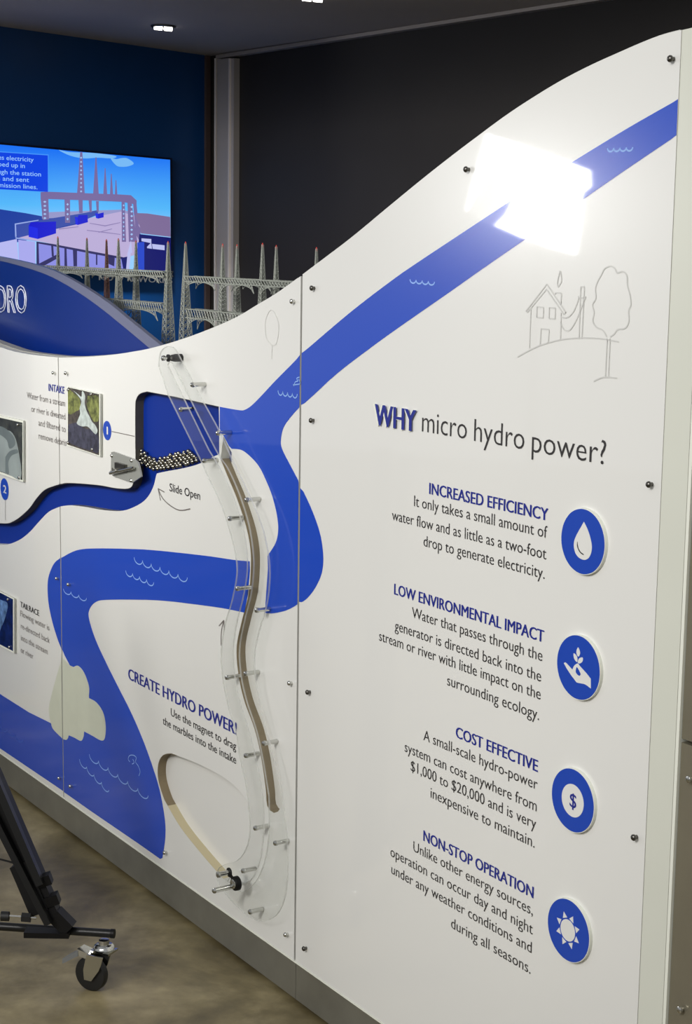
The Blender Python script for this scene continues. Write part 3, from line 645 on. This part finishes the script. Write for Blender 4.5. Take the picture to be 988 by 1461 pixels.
def pin(px, py, r=.0048, w=.037, m=M_steel):
    u, v = FP.uv(px, py, w)
    g = G().lathe((u, v, .0014), (0, 0, 1), [(r, 0), (r, w-.010), (r*1.15, w-.0095), (r*1.25, w-.006), (r*1.0, w-.002), (r*.4, w-.0006)], 12)
    part('pin', g, m, tr_, smooth=True)
for p in ((272.5, 549), (256, 584.5), (309, 618), (289.5, 657.5), (350, 713.5), (326, 740), (337, 840), (364.5, 871), (322, 967), (348.5, 961.5), (374.5, 1061), (349, 1078.5), (362.5, 1182), (391, 1203.5), (345, 1243), (355, 1301.5)): pin(*p)
u, v = FP.uv(236, 511, .042); g = G().lathe((u, v, .0014), (0, 0, 1), [(.006, 0), (.006, .027), (.004, .0275), (.004, .042), (.006, .0425), (.006, .048), (.003, .050)], 14); part('pivot_bolt', g, M_steel, tr_, smooth=True)
g = G().lathe((u, v, .0325), (0, 0, 1), [(.0085, 0), (.0085, .004)], 16); part('rubber_washer', g, M_black, tr_, smooth=True)
g = G().lathe((u, v, .0014), (0, 0, 1), [(.009, 0), (.009, .016), (.007, .026)], 16); part('rubber_spacer', g, M_black, tr_, smooth=True)
# little ledge where the slot starts
# magnet handle
mh = thing('magnet_handle', FP, (*FP.uv(333, 1275), .032), 'black magnet puck with two steel pegs at the bottom end of the clear cover', 'magnet')
u, v = FP.uv(334, 1261, .045); g = G().lathe((u, v, .0335), (0, 0, 1), [(.015, 0), (.016, .001), (.016, .010), (.015, .012)], 24); part('magnet_puck', g, M_blackm, mh, smooth=True)
g = G().lathe((u, v, .0458), (0, 0, 1), [(.011, 0), (.011, .003), (.009, .004)], 18); part('centre_screw', g, M_steel, mh, smooth=True)
u, v = FP.uv(304.5, 1271, .09); g = G().lathe((u, v, .039), (0, 0, 1), [(.0058, 0), (.0058, .046), (.0066, .047), (.0058, .051), (.003, .053)], 14)
u2, v2 = FP.uv(330, 1263, .05); part('peg', g, M_steel, mh, smooth=True)
u, v = FP.uv(311.5, 1248, .063); g = G().lathe((u, v, .037), (0, 0, 1), [(.0058, 0), (.0058, .022), (.0072, .023), (.0068, .028), (.003, .030)], 14); part('peg', g, M_steel, mh, smooth=True)
g = G().lathe((u, v, .0335), (0, 0, 1), [(.0105, 0), (.0105, .0035)], 18); part('rubber_washer', g, M_black, mh, smooth=True)
a = Vector(FP.uv(334, 1261, .045)); b = Vector(FP.uv(304.5, 1271, .09)); c = Vector((u, v))
g = G()
for e in (b, c):
    dd = (e-a).normalized(); nn = Vector((-dd.y, dd.x))*.0045; e2 = e+dd*.005
    g.merge(slab([[(a+nn)[:], (a-nn)[:], (e2-nn)[:], (e2+nn)[:]]], .0370, .0388))
part('link_plate', g, M_blackm, mh)

# ================================================================== BASE, END STRIP, METAL CABINET
kb = G().box((x_far, 0, -.05), (uM-.0008, vB-.004, -.003)); kb2 = G().box((uM+.0008, 0, -.05), (FP.uv(966.5, 1050, -.004)[0], vB-.004, -.003))
BS = thing('steel_plinth', FP, (uM, 0, -.02), 'brushed grey steel plinth running under the white panels', 'plinth')
part('contact_shadow_board', G().box((x_far, FZ, -.05), (FP.uv(966.5, 1050, -.004)[0], 0, -.02)), M_black, BS); part('plinth_board', kb, M_kick, BS); part('plinth_board', kb2, M_kick, BS)  # black board added under the plinth as its dark contact shadow line
lip = G().box((x_far, vB-.0038, -.022), (uR, vB-.0004, .0012)); part('lip', lip, M_stripedge, BS)
ue = FP.uv(966.5, 1050, -.004)[0]; ut = FP.uv(1015, 38, -.004)
es = slab([[(uR+.0002, vB), (uR+.0002, FP.uv(969.5, 44.0, -.004)[1]), ((uR+ue)/2, FP.uv(990, 39.3, -.004)[1]), (ue, FP.uv(1012, 36, -.004)[1]), (ue, vB)]], -.05, -.0012, side=0)
ES = thing('end_strip', FP, ((uR+ue)/2, vB, -.02), 'pale green-white strip closing the right end of the exhibit', 'end strip')
part('strip_face', es, M_strip, ES)
eg = G().box((ue+.0012, FZ, -.05), (ue+.0075, FP.uv(1015, 40)[1]-.03, -.001)); part('edge_bead', eg, M_stripedge, ES)
usd = ue+.0085
for nm, lab, v0, v1, bolts in (('metal_cabinet', 'upper grey metal cabinet face at the far right edge', FP.uv(975, 1060)[1]+.004, 2.0, []),
                           ('metal_cabinet', 'lower grey metal cabinet face with round bolts at the far right edge', FZ, FP.uv(975, 1062)[1], [(983, 1112), (970, 1441)])):
    c = thing(nm, FP, (usd+.15, v0, -.1), lab, 'cabinet', None)
    part('cabinet_face', G().box((usd, v0, -.25), (usd+.3, v1, -.006)), M_metalbox, c)
    for b in bolts:
        u, v = FP.uv(b[0], b[1], .0); part('bolt', G().lathe((u, v, -.006), (0, 0, 1), [(.0035, 0), (.0035, .004), (.0062, .0045), (.0055, .0075), (.003, .009)], 14), M_steel, c, smooth=True)

# ================================================================== HYDRO SIGN behind the panel top
FS = Frame(FP.X, FP.O - FP.Z*.12)
rim_top = [(-150, 352), (-60, 356), (0, 366), (60, 380), (100, 397), (150, 428), (190, 460), (236, 497)]
rim_low = [(-150, 360), (-60, 364), (0, 372), (60, 389), (100, 409), (140, 436), (180, 468), (217, 499)]
SG = thing('arched_sign', FS, (FS.uv(0, 600)[0], FS.uv(0, 560)[1]-.1, 0), 'blue arched sign with outlined letters ending in DRO, grey rim on top', 'sign')
lo = FS.uv(0, 560)[1]-.1
sh = U(FS, catmull(rim_low)); tri = U(FS, catmull(rim_top))
part('sign_board', slab([sh + [(sh[-1][0], lo), (sh[0][0], lo)]], -.008, 0, side=0), M_sign, SG)
part('sign_rim', slab([tri + [(tri[-1][0]+.002, lo), (sh[-1][0]+.001, lo)] + sh[::-1]], -.010, .002, side=0), M_signrim, SG)
part('outlined_lettering', text('HYDRO', FS, (-29, 444), (38.5, 446.5), capm(FS, (25, 407.5), (25, 445.5)), .002, 0, outline=.014, level=False), M_signtext, SG)

# ================================================================== SCREEN on the left wall
TV = thing('wall_screen', FT, (FT.uv(100, 300)[0], FT.uv(100, 385)[1], .02), 'bright wall screen showing a substation under blue sky', 'screen')
sc_ = U(FT, [(-170, 191), (242.8, 228), (244, 388.5), (-170, 376)], .04)
part('screen_housing', slab([U(FT, [(-173, 187), (246, 225.5), (247, 391.5), (-173, 379)], .04)], .0, .039), mat('screen_bezel', (10, 22, 52), rough=.3), TV)
def sky_mat():
    m = bpy.data.materials.new('screen_sky'); m.use_nodes = True; nt = m.node_tree; b = nt.nodes['Principled BSDF']; b.inputs['Base Color'].default_value = (.01, .01, .01, 1)
    tc = nt.nodes.new('ShaderNodeTexCoord'); sp = nt.nodes.new('ShaderNodeSeparateXYZ'); r = nt.nodes.new('ShaderNodeValToRGB')
    mr_ = nt.nodes.new('ShaderNodeMapRange'); mr_.inputs['From Min'].default_value = .12; mr_.inputs['From Max'].default_value = .42
    nt.links.new(tc.outputs['Object'], sp.inputs[0]); nt.links.new(sp.outputs['Y'], mr_.inputs['Value']); nt.links.new(mr_.outputs[0], r.inputs[0])
    e = r.color_ramp.elements; e[0].color = (*lin((150, 205, 252)), 1); e[0].position = .0; e[1].color = (*lin((22, 112, 244)), 1); e[1].position = 1
    x = e.new(.35); x.color = (*lin((84, 184, 250)), 1)
    nt.links.new(r.outputs[0], b.inputs['Emission Color']); b.inputs['Emission Strength'].default_value = 1.0
    return m
part('screen_glass', slab([sc_], .039, .040), sky_mat(), TV)
lay = [.0402]
EM = {}
def pic(name, rgb, polys):
    key = rgb
    if key not in EM: EM[key] = emis('screen_%s' % name, rgb, 1.0)
    g = G(); w = lay[0]; lay[0] += .00022
    if name.startswith('picture_box'):
        for p in polys: part(name, flat([U(FT, p, w)], w, .0001), EM[key], TV)
        return
    for p in polys: g.merge(flat([U(FT, p, w)], w, .0001))
    part(name, g, EM[key], TV)
def el2(cx, cy, rx, ry, n=16): return [(cx+rx*math.cos(2*math.pi*i/n), cy+ry*math.sin(2*math.pi*i/n)) for i in range(n)]
pic('picture_cloud', (120, 186, 246), [catmull([(84, 214), (100, 217), (129, 218), (150, 220), (166, 223), (160, 226), (140, 225), (120, 226), (100, 222)], 4, True), catmull([(158, 226), (166, 227), (174, 225.5), (182, 226), (191, 233), (184, 237), (174, 238), (166, 236)], 4, True)])
pic('picture_hills', (28, 62, 158), [[(-170, 290), (0, 298.5), (16, 301), (36, 304), (68, 310), (110, 312), (110, 330), (0, 350), (-170, 350)]])
pic('picture_horizon', (148, 150, 200), [[(60, 303), (175, 299), (195, 305), (60, 312)]])
pic('picture_deck', (186, 172, 214), [[(27, 339), (60, 331), (110, 320), (128, 311), (172, 302), (200, 310), (200, 362), (176, 368), (128, 358), (75, 348)]])
pic('picture_ground', (182, 184, 240), [[(-170, 352), (0, 346), (24, 341), (27, 378), (-170, 374)]])
pic('picture_wall', (54, 76, 166), [[(22, 320), (55, 314.5), (120, 304), (140, 299.5), (140, 306), (110, 318.5), (62, 330), (27, 339), (22, 336)]])
pic('picture_rail', (150, 170, 230), [[(21, 319), (55, 313.5), (55, 314.8), (22.8, 320.5), (23.6, 338), (21.6, 338)], [(22, 338.5), (52, 343.2), (52, 344.8), (22, 340.3)]])
pic('picture_column', (168, 168, 236), [[(26, 342), (50, 345), (51, 382), (27, 374)]])
pic('picture_under', (138, 140, 226), [[(52, 345), (128, 359), (178, 368), (180, 386), (128, 385), (52, 382)]])
pic('picture_beam', (44, 40, 96), [[(52, 344.5), (75, 348), (128, 358), (176, 367), (176, 370), (128, 361.5), (75, 351), (52, 347)], [(52, 346), (55, 346.5), (56, 380), (52, 380)], [(54, 377), (85, 361), (85, 367), (58, 382)],
                                   [(92, 354), (95, 354.5), (96, 383), (92, 383)], [(104, 356), (110, 357), (110, 380), (105, 380)], [(73, 350), (76, 350), (77, 366), (74, 366)], [(150, 364), (164, 366), (163, 380), (154, 376)], [(137, 362), (139, 362), (139, 378), (137, 378)]])
pic('picture_lattice', (118, 104, 158), [[(58, 274), (68, 273.5), (172, 277.5), (187, 278.5), (195, 286), (195, 296), (190, 291), (174, 288), (140, 286.5), (70, 284), (58, 284)],
    [(58, 283), (69, 284), (70, 313), (61, 314)], [(92, 284), (100, 285), (100, 318), (93, 318)], [(112, 285), (118, 285), (118, 304), (113, 304)], [(126.5, 286), (131, 286), (131, 303), (128, 303)], [(137, 287), (141, 287), (141, 302), (138, 302)],
    [(173.5, 287), (178, 288), (180, 345), (174, 345)], [(182, 289), (188, 290), (196, 345), (184, 345)], [(190, 290), (195, 292), (198, 322), (201, 326), (200, 345), (194, 335)],
    [(114.5, 217), (117.5, 217), (121, 277), (110, 276)], [(136.3, 224.5), (137.7, 224.5), (141, 277), (133, 277)], [(149.6, 240), (150.6, 240), (153, 277), (147.5, 277)], [(158.4, 248), (159.4, 248), (161.5, 278), (157, 278)], [(165, 257), (166, 257), (167.5, 278), (164, 278)]])
hx = []
for (xa, xb, ya, yb, n) in ((59, 69, 285, 314, 5), (93, 100, 288, 316, 4), (174, 179, 290, 344, 9), (184, 192, 292, 344, 8), (112.5, 119, 222, 276, 9)):
    for i in range(n):
        y = ya+(yb-ya)*i/n; h = (yb-ya)/n; m_ = (xa+xb)/2; q_ = (xb-xa)/4.2
        hx.append([(m_-q_, y+h*.5), (m_, y+h*.25), (m_+q_, y+h*.5), (m_, y+h*.78)])
pic('picture_lattice_gap', (160, 196, 244), hx)
pic('picture_box', (14, 30, 226), [[(41, 322), (54, 325), (54, 341), (41, 338)], [(107, 309), (111, 310), (111, 321), (108, 320)], [(136, 304), (140, 305), (140, 312), (137, 311)]])
pic('picture_box_front', (4, 8, 204), [[(54, 325), (56, 317), (80, 316), (80, 333), (54, 341)], [(111, 310), (112, 307), (125, 306.5), (125.5, 317), (111, 321)], [(140, 305), (148, 303), (148, 310), (140, 312)], [(41, 322), (44, 317), (56, 316.5), (54, 325.5)]])
pic('picture_plain', (126, 108, 152), [[(193, 308), (196, 304), (210, 304.5), (243, 309.5), (243.6, 338), (201, 333), (200, 324)]])
pic('picture_pit', (12, 16, 104), [[(199, 334), (243.6, 339), (244, 388), (190, 386), (198, 345)], [(173, 368), (182, 366), (182, 384), (176, 384)]])
pic('picture_tank', (36, 70, 200), [[(196, 346), (206, 345), (206, 386), (197, 386)]])
pic('picture_white', (186, 190, 238), [[(202, 340), (216, 341), (216, 347), (202, 344)], [(217, 348), (235, 350), (235, 357), (218, 355)], [(180, 385), (182, 362), (187, 343), (189, 362), (187, 360), (184.5, 385)], [(210, 352), (216, 346), (217, 355), (210, 354)]])
pic('picture_joint', (140, 126, 176), [[(84, 326), (112, 323), (112, 324), (84, 327.5)], [(124, 328), (150, 331), (172, 334), (172, 335), (124, 329.2)], [(128, 318), (150, 321.5), (172, 317), (172, 318), (150, 323), (128, 319)], [(140, 331), (160, 326), (160, 327), (141, 332)]])
pic('picture_caption_box', (8, 66, 226), [[(-170, 206), (0, 217), (68.5, 221.5), (68.5, 273.8), (0, 270), (-170, 262)]])
pic('picture_caption_edge', (70, 150, 250), [[(-170, 205), (0, 216), (69.3, 220.5), (69.3, 273.8), (68.3, 273.8), (68.3, 221.7), (0, 217.2), (-170, 206.2)]])
g = G(); w = lay[0]+.0003; cpt = capm(FT, (30, 223), (30, 229.3))
for s, L, R in (('hydro turbine produces electricity', (-92, 221), (48, 231)), ('that is then stepped up in', (-72, 232), (35.5, 239.8)), ('voltage, passed through the station', (-92, 242), (58.5, 251.8)), ('transformers and sent', (-60, 254), (41.5, 259.8)), ('out along transmission lines.', (-70, 263), (53.5, 270))):
    g.merge(text(s, FT, L, R, cpt, w, .004, level=False))
part('picture_caption', g, emis('screen_caption', (150, 200, 255), 1.0), TV)
tag(put('wall_lettering', text('HOW IT WORKS', FT, (141, 399.5), (246, 404.2), capm(FT, (143, 391), (143, 399.6)), .003, .02, level=False), M_wtext, frame=FT), 'small white words HOW IT WORKS on the navy wall under the screen', 'lettering')

# ================================================================== LATTICE MODELS and their table
def tower(parent, tip, w, vbot, hwpx, m, spread=134):
    u, vt = FP.uv(tip[0], tip[1], w); h = vt-vbot; hw_ref = abs(FP.uv(tip[0]+1, tip[1], w)[0]-FP.uv(tip[0]-1, tip[1], w)[0])/2
    ppm = abs(FP.uv(tip[0], tip[1], w)[1]-FP.uv(tip[0], tip[1]+1, w)[1])       # metres per pixel
    hb = hwpx*ppm*.78; ref = spread*ppm; g = G(); r = .0013
    half = lambda v: .0012 + hb*min(1.0, (vt-v)/ref)
    levels = [vt]; v = vt
    while v > vbot:
        v -= max(.010, half(v)*1.5); levels.append(max(v, vbot))
    def cs(v): k = half(v); return [Vector((u+a*k, v, w+b*k)) for a, b in ((-1, -1), (1, -1), (1, 1), (-1, 1))]
    for a, b in zip(levels[:-1], levels[1:]):
        A = cs(a); B = cs(b)
        for i in range(4):
            j = (i+1) % 4
            g.cyl(A[i], B[i], r, r, 4, cap=False); g.cyl(A[i], B[j], r*.75, r*.75, 3, cap=False); g.cyl(A[j], B[i], r*.75, r*.75, 3, cap=False); g.cyl(B[i], B[j], r*.8, r*.8, 3, cap=False)
    t = part('tower', g, m, parent)
    part('red_tip', G().lathe((u, vt-.006, w), (0, 1, 0), [(.0024, 0), (.0026, .004), (.001, .010)], 6), M_red, t)
def truss(parent, a, b, w, thick, arches, m, depth=.014):
    A = Vector((*FP.uv(a[0], a[1], w), w)); B = Vector((*FP.uv(b[0], b[1], w), w)); B.y = A.y = (A.y+B.y)/2; g = G(); r = .0013
    L = (B-A).length; n = max(4, int(L/.014)); X = (B-A)/n; dn = Vector((0, -thick, 0)); z = Vector((0, 0, depth))
    for s in (-1, 1):
        for i in range(n):
            p = A+X*i+z*s; q = p+X
            g.cyl(p, q, r*1.2, r*1.2, 4, cap=False); g.cyl(p+dn, q+dn, r*1.2, r*1.2, 4, cap=False)
            g.cyl(p, q+dn, r*.8, r*.8, 3, cap=False); g.cyl(p+dn, q, r*.8, r*.8, 3, cap=False)
    for i in range(n+1):
        p = A+X*i; g.cyl(p-z, p+z, r*.8, r*.8, 3, cap=False); g.cyl(p-z+dn, p+z+dn, r*.8, r*.8, 3, cap=False)
    for (s0, s1, dep) in arches:                                  # spandrel arches under the truss
        U0 = FP.uv(s0, a[1], w)[0]; U1 = FP.uv(s1, a[1], w)[0]; k = 14
        for s in (-1, 1):
            pts = []
            for i in range(k+1):
                t = i/k; x = U0+(U1-U0)*t; y = A.y-thick-dep*(1-math.sqrt(max(0, 1-(2*t-1)**2))); pts.append(Vector((x, y, w+depth*s)))
            for i in range(k):
                g.cyl(pts[i], pts[i+1], r, r, 4, cap=False)
                t0 = Vector((pts[i].x, A.y-thick, pts[i].z)); g.cyl(t0, pts[i], r*.7, r*.7, 3, cap=False)
                g.cyl(t0, pts[i+1], r*.7, r*.7, 3, cap=False)
    part('truss', g, m, parent)
VT = 1.14; VB = VT+.002
wf_, wb_ = -.26, -.40
GR = thing('gantry_model', FP, (FP.uv(320, 450, wf_)[0], VT, -.33), 'grey lattice tower model with arched trusses standing right of the screen', 'tower model')
for x, y, hw in ((265, 347, 8.2), (318, 350, 7), (375, 349, 7.2)): tower(GR, (x, y), wf_, VB, hw, M_tower)
for x, y, hw in ((338.5, 351), (394, 352), (452, 354)) if False else ((338.5, 351, 6.6), (394.5, 352, 6.6), (452, 355, 6.2)): tower(GR, (x, y), wb_, VB, hw, M_tower)
truss(GR, (270, 393), (440, 404), wf_, .013, [(273, 314, .018), (323, 370, .020), (380, 430, .02)], M_tower)
truss(GR, (272, 440), (372, 450), wf_, .022, [(275, 316, .03), (325, 372, .03)], M_tower)
truss(GR, (338, 397), (460, 405), wb_, .012, [(342, 392, .014)], M_tower, .01)
GL = thing('gantry_model', FP, (FP.uv(180, 450, wf_)[0], VT, -.33), 'grey and brown lattice tower model standing in front of the screen', 'tower model')
for x, y, hw, m in ((169, 342, 7.4, M_tower), (240, 346, 8, M_tower)): tower(GL, (x, y), wf_, VB, hw, m)
for x, y, hw, m in ((82.5, 339, 5.6, M_tower), (124, 341, 5.8, M_tower), (152, 343, 5.2, M_towerb), (194, 345, 6.4, M_tower)): tower(GL, (x, y), wb_, VB, hw, m)
truss(GL, (60, 380.5), (240, 385.5), wf_, .013, [(176, 234, .018)], M_tower)
truss(GL, (128, 427), (238, 430), wf_, .020, [(176, 232, .026)], M_tower)
truss(GL, (80, 384), (196, 388), wb_, .012, [(84, 122, .014), (127, 150, .012), (155, 192, .014)], M_tower, .01)
TB = thing('model_table', FP, (FP.uv(200, 600, -.33)[0], 0, -.33), 'plain dark table behind the panels carrying the lattice tower models', 'table')
ua = FP.uv(20, 520, -.33)[0]; ub = FP.uv(480, 520, -.33)[0]
part('table_top', G().box((ua, VT-.03, -.47), (ub, VT, -.19)), M_blackm, TB)
for x in (ua+.04, ub-.04):
    for z in (-.44, -.22): part('leg', G().box((x-.02, FZ, z-.02), (x+.02, VT-.03, z+.02)), M_blackm, TB)

# ================================================================== CEILING LAMPS
nrm = ea.cross(eb).normalized()
if nrm.z > 0: nrm = -nrm
def ceil_pt(px, py):
    d = ray(px, py); t = (pc-CO).dot(nrm)/d.dot(nrm); return CO+d*t
for i, (x, y, lab) in enumerate(((233, 37, 'small white recessed lamp in the booth ceiling above the screen'), (446, -5, 'recessed ceiling lamp cut by the top edge of the picture'))):
    c = ceil_pt(x, y); lf = thing('ceiling_lamp', FW, tuple(c), lab, 'lamp', None)
    g = G().lathe(c+Vector((0, 0, 0)), (0, 0, -1), [(.042, -.002), (.042, .004), (.036, .006), (.032, .003)], 24); part('lamp_ring', g, M_dsteel, lf, smooth=True)
    a = ceil_pt(x-11, y-.8); b = ceil_pt(x+11, y+1.2); dd = (b-a).normalized(); bb = dd.cross(Vector((0, 0, 1)))
    for s, ofs in ((-1, 0), (1, 0)):
        part('lamp_tube', G().cyl(c+dd*(s*.004)+Vector((0, 0, -.008)), c+dd*(s*.030)+Vector((0, 0, -.008)), .007, n=10), M_lampw, lf, smooth=True)

for i, (tx, tw) in enumerate(((-.55, .22), (-1.25, .22))):
    sp = bpy.data.lights.new('booth_downlight', 'SPOT'); sp.energy = 70; sp.spot_size = math.radians(78); sp.spot_blend = .9; sp.shadow_soft_size = .05; sp.color = (.86, .95, 1)
    so = bpy.data.objects.new('booth_downlight', sp); COL.objects.link(so)
    p = FT.M @ Vector((tx, 2.22, .42)); so.location = p; tg = FT.M @ Vector((tx, .9, tw)); so.rotation_euler = (tg-p).to_track_quat('-Z', 'Y').to_euler()
# ================================================================== FLOOD LIGHT whose reflection shows in the right panel
n_ = FP.Z; O_ = FP.O
def mirror(p): return p - n_*(2*(p-O_).dot(n_))
DV = 8.0
qpx = [(697, 189), (760, 212), (842, 240), (846, 266), (833, 276), (823, 363), (788, 352), (742, 336), (712, 322), (722, 300), (700, 296), (668, 303), (684, 262), (686, 215)]
qp = [(712, 196), (778, 218), (844, 243), (845, 266), (833, 276), (829, 320), (822, 363), (786, 353), (742, 338), (706, 322), (722, 305), (738, 272), (722, 232)]
face = [mirror(at_depth(x, y, DV)) for x, y in qp]
cen = sum(face, Vector())/len(face); nf = (face[1]-face[0]).cross(face[2]-face[0]).normalized(); toward = (mirror(CO)-cen)
if nf.dot(toward) < 0: nf = -nf
FL = thing('flood_light', FW, (cen.x, cen.y, 0), 'square white flood light on a stand left of the exhibit', 'lamp')
M_flood = emis('flood_glow', (255, 255, 255), 30.0)
g = G(); g.add([tuple(p) for p in face], [tuple(range(len(face)))]); part('diffuser', g, M_flood, FL)
for nm_, es_, pts_ in (('side_flap', 14.0, [(694, 190), (712, 196), (722, 232), (706, 226), (699, 236), (690, 262), (668, 301), (664, 302), (680, 240)]), ('lower_flap', 1.6, [(706, 226), (722, 232), (738, 272), (722, 305), (706, 322), (684, 316), (672, 303), (690, 268)])):
    flap = [mirror(at_depth(x, y, DV)) for x, y in pts_]; g = G(); g.add([tuple(p) for p in flap], [tuple(range(len(flap)))]); part(nm_, g, emis('glow_'+nm_, (255, 255, 255), es_), FL)
hull = [mirror(at_depth(x, y, DV)) for x, y in ((694, 190), (712, 196), (778, 218), (844, 243), (845, 266), (829, 320), (822, 363), (786, 353), (742, 338), (706, 322), (664, 302), (680, 240))]
big = [cen+(p-cen)*1.03 - nf*.004 for p in hull]; bak = [cen+(p-cen)*.5 - nf*.28 for p in hull]; n5 = len(hull)
g = G(); g.add([tuple(p) for p in big+bak], [tuple(range(n5, 2*n5)), tuple(range(n5))] + [(i, (i+1) % n5, n5+(i+1) % n5, n5+i) for i in range(n5)]); part('reflector_hood', g, M_black, FL)
cb = cen - nf*.2
part('stand_pole', G().cyl((cb.x, cb.y, .35), (cb.x, cb.y, cb.z-.02), .015, n=10), M_blackm, FL)
for k in range(3):
    t = 2*math.pi*k/3; part('leg', G().cyl((cb.x, cb.y, .5), (cb.x+.4*math.cos(t), cb.y+.4*math.sin(t), FZ), .012, n=8), M_blackm, FL)

# ================================================================== BLACK CASTER STAND in the near left corner
wheel_c = floor_pt(132, 1414, FZ); DS = (wheel_c-CO).dot(CF)
def S(px, py, dd=0.0): return at_depth(px, py, DS+dd)
ST = thing('rolling_stand', FW, (S(60, 1400).x, S(60, 1400).y, 0), 'black rolling tripod stand with chrome caster at the lower left', 'stand')
hx_ = Vector((1, 0, 0)); fy = Vector((0, 1, 0)); up_ = Vector((0, 0, 1))
def bar(px0, py0, px1, py1, hw, hd, dd=0.0, dd1=None):
    a = S(px0, py0, dd); b = S(px1, py1, dd if dd1 is None else dd1); d_ = (b-a).normalized(); s_ = d_.cross(fy).normalized(); t_ = d_.cross(s_)
    return G().obox((a+b)/2, (b-a)/2, s_*hw, t_*hd)
part('leg', bar(-190, 689, 77, 1308, .0165, .018), M_blackm, ST)
part('leg', bar(-240, 708, 70, 1318, .007, .012, -.03), M_blacktube, ST)
part('leg_channel', bar(-20, 1080, 58, 1262, .008, .010, -.028), M_blacktube, ST)
part('joint_sleeve', bar(30, 1230, 60, 1300, .021, .023), M_blackm, ST)
for x, y in ((63, 1255), (74, 1283)):
    part('clamp_knob', bar(x-8, y+3, x+10, y-3, .011, .014, -.01), M_blackm, ST)
part('foot_bracket', bar(78, 1303, 100, 1325, .015, .018), M_blackm, ST)
part('foot_bracket', bar(36, 1330, 100, 1331, .006, .018), M_blackm, ST)
a = S(-200, 1309, .08); b = S(161, 1332); g = G().cyl(a, b, .0092, n=16); part('base_tube', g, M_blacktube, ST, smooth=True)
part('tube_cap', G().cyl(b-(b-a).normalized()*.004, b+(b-a).normalized()*.004, .0102, n=16), M_blackm, ST, smooth=True)
a = S(4, 1306.5, -.04); b = S(52, 1310, -.04); part('thumb_screw', G().cyl(a, b, .0028, n=8), M_steel, ST, smooth=True)
part('screw_knob', G().cyl(S(1.5, 1307, -.04), S(13, 1307.5, -.04), .0105, n=12), M_black, ST, smooth=True)
part('screw_nut', G().cyl(S(31, 1308.5, -.04), S(44, 1309.5, -.04), .0105, n=6), M_black, ST)
part('cable', G().tube([S(-20, 1222, -.02), S(0, 1226, -.02), S(12, 1229, -.02), S(22, 1232, -.02)], .0022), M_black, ST)
# caster
ppm = DS/FPX; wc = S(131, 1386); wc.z = FZ+.0385
ax = (CR*.42 + CF*.90); ax.z = 0; ax.normalize(); fw_ = ax.cross(up_).normalized()
if fw_.dot(CR) < 0: fw_ = -fw_
part('wheel', G().lathe(wc-ax*.011, ax, [(.012, 0), (.028, .0005), (.0362, .002), (.0382, .006), (.0382, .016), (.0362, .020), (.028, .0215), (.012, .022)], 32), M_black, ST, smooth=True)
part('wheel_hub', G().lathe(wc-ax*.0165, ax, [(.006, 0), (.009, .001), (.009, .032), (.006, .033)], 16), M_dsteel, ST, smooth=True)
tcx = S(148.5, 1352); tc_ = Vector((tcx.x, tcx.y, S(148.5, 1356).z))
for s_ in (-1, 1):
    e = ax*(.0165*s_); th = ax*.0014
    prof = [wc-up_*.010-fw_*.008, wc-up_*.010+fw_*.010, wc+fw_*.030+up_*.018, tc_+fw_*.020-e*0, tc_-fw_*.020, tc_-fw_*.024-up_*.012, wc+up_*.012-fw_*.010]
    prof = [p-ax*(p-wc).dot(ax)+e for p in prof]; k_ = len(prof)
    g = G(); g.add([p-th for p in prof]+[p+th for p in prof], [tuple(range(k_))[::-1], tuple(range(k_, 2*k_))]+[(i, (i+1) % k_, k_+(i+1) % k_, k_+i) for i in range(k_)])
    part('fork_side', g, M_steel, ST)
part('fork_crown', G().obox(tc_, ax*.019, fw_*.024, up_*.0022), M_steel, ST)
part('swivel_race', G().lathe(tc_+up_*.002, (0, 0, 1), [(.021, 0), (.0235, .004), (.022, .009), (.018, .012), (.012, .013), (.011, .022)], 24), M_steel, ST, smooth=True)
part('brake_lever', G().obox(S(124, 1359), (S(133, 1362)-S(115, 1354))*.5, ax*.014, up_*.007), M_steel, ST)
part('brake_pedal', G().obox(S(106, 1362), (S(117, 1356)-S(95, 1367))*.5, ax*.016, up_*.006), M_grey, ST)
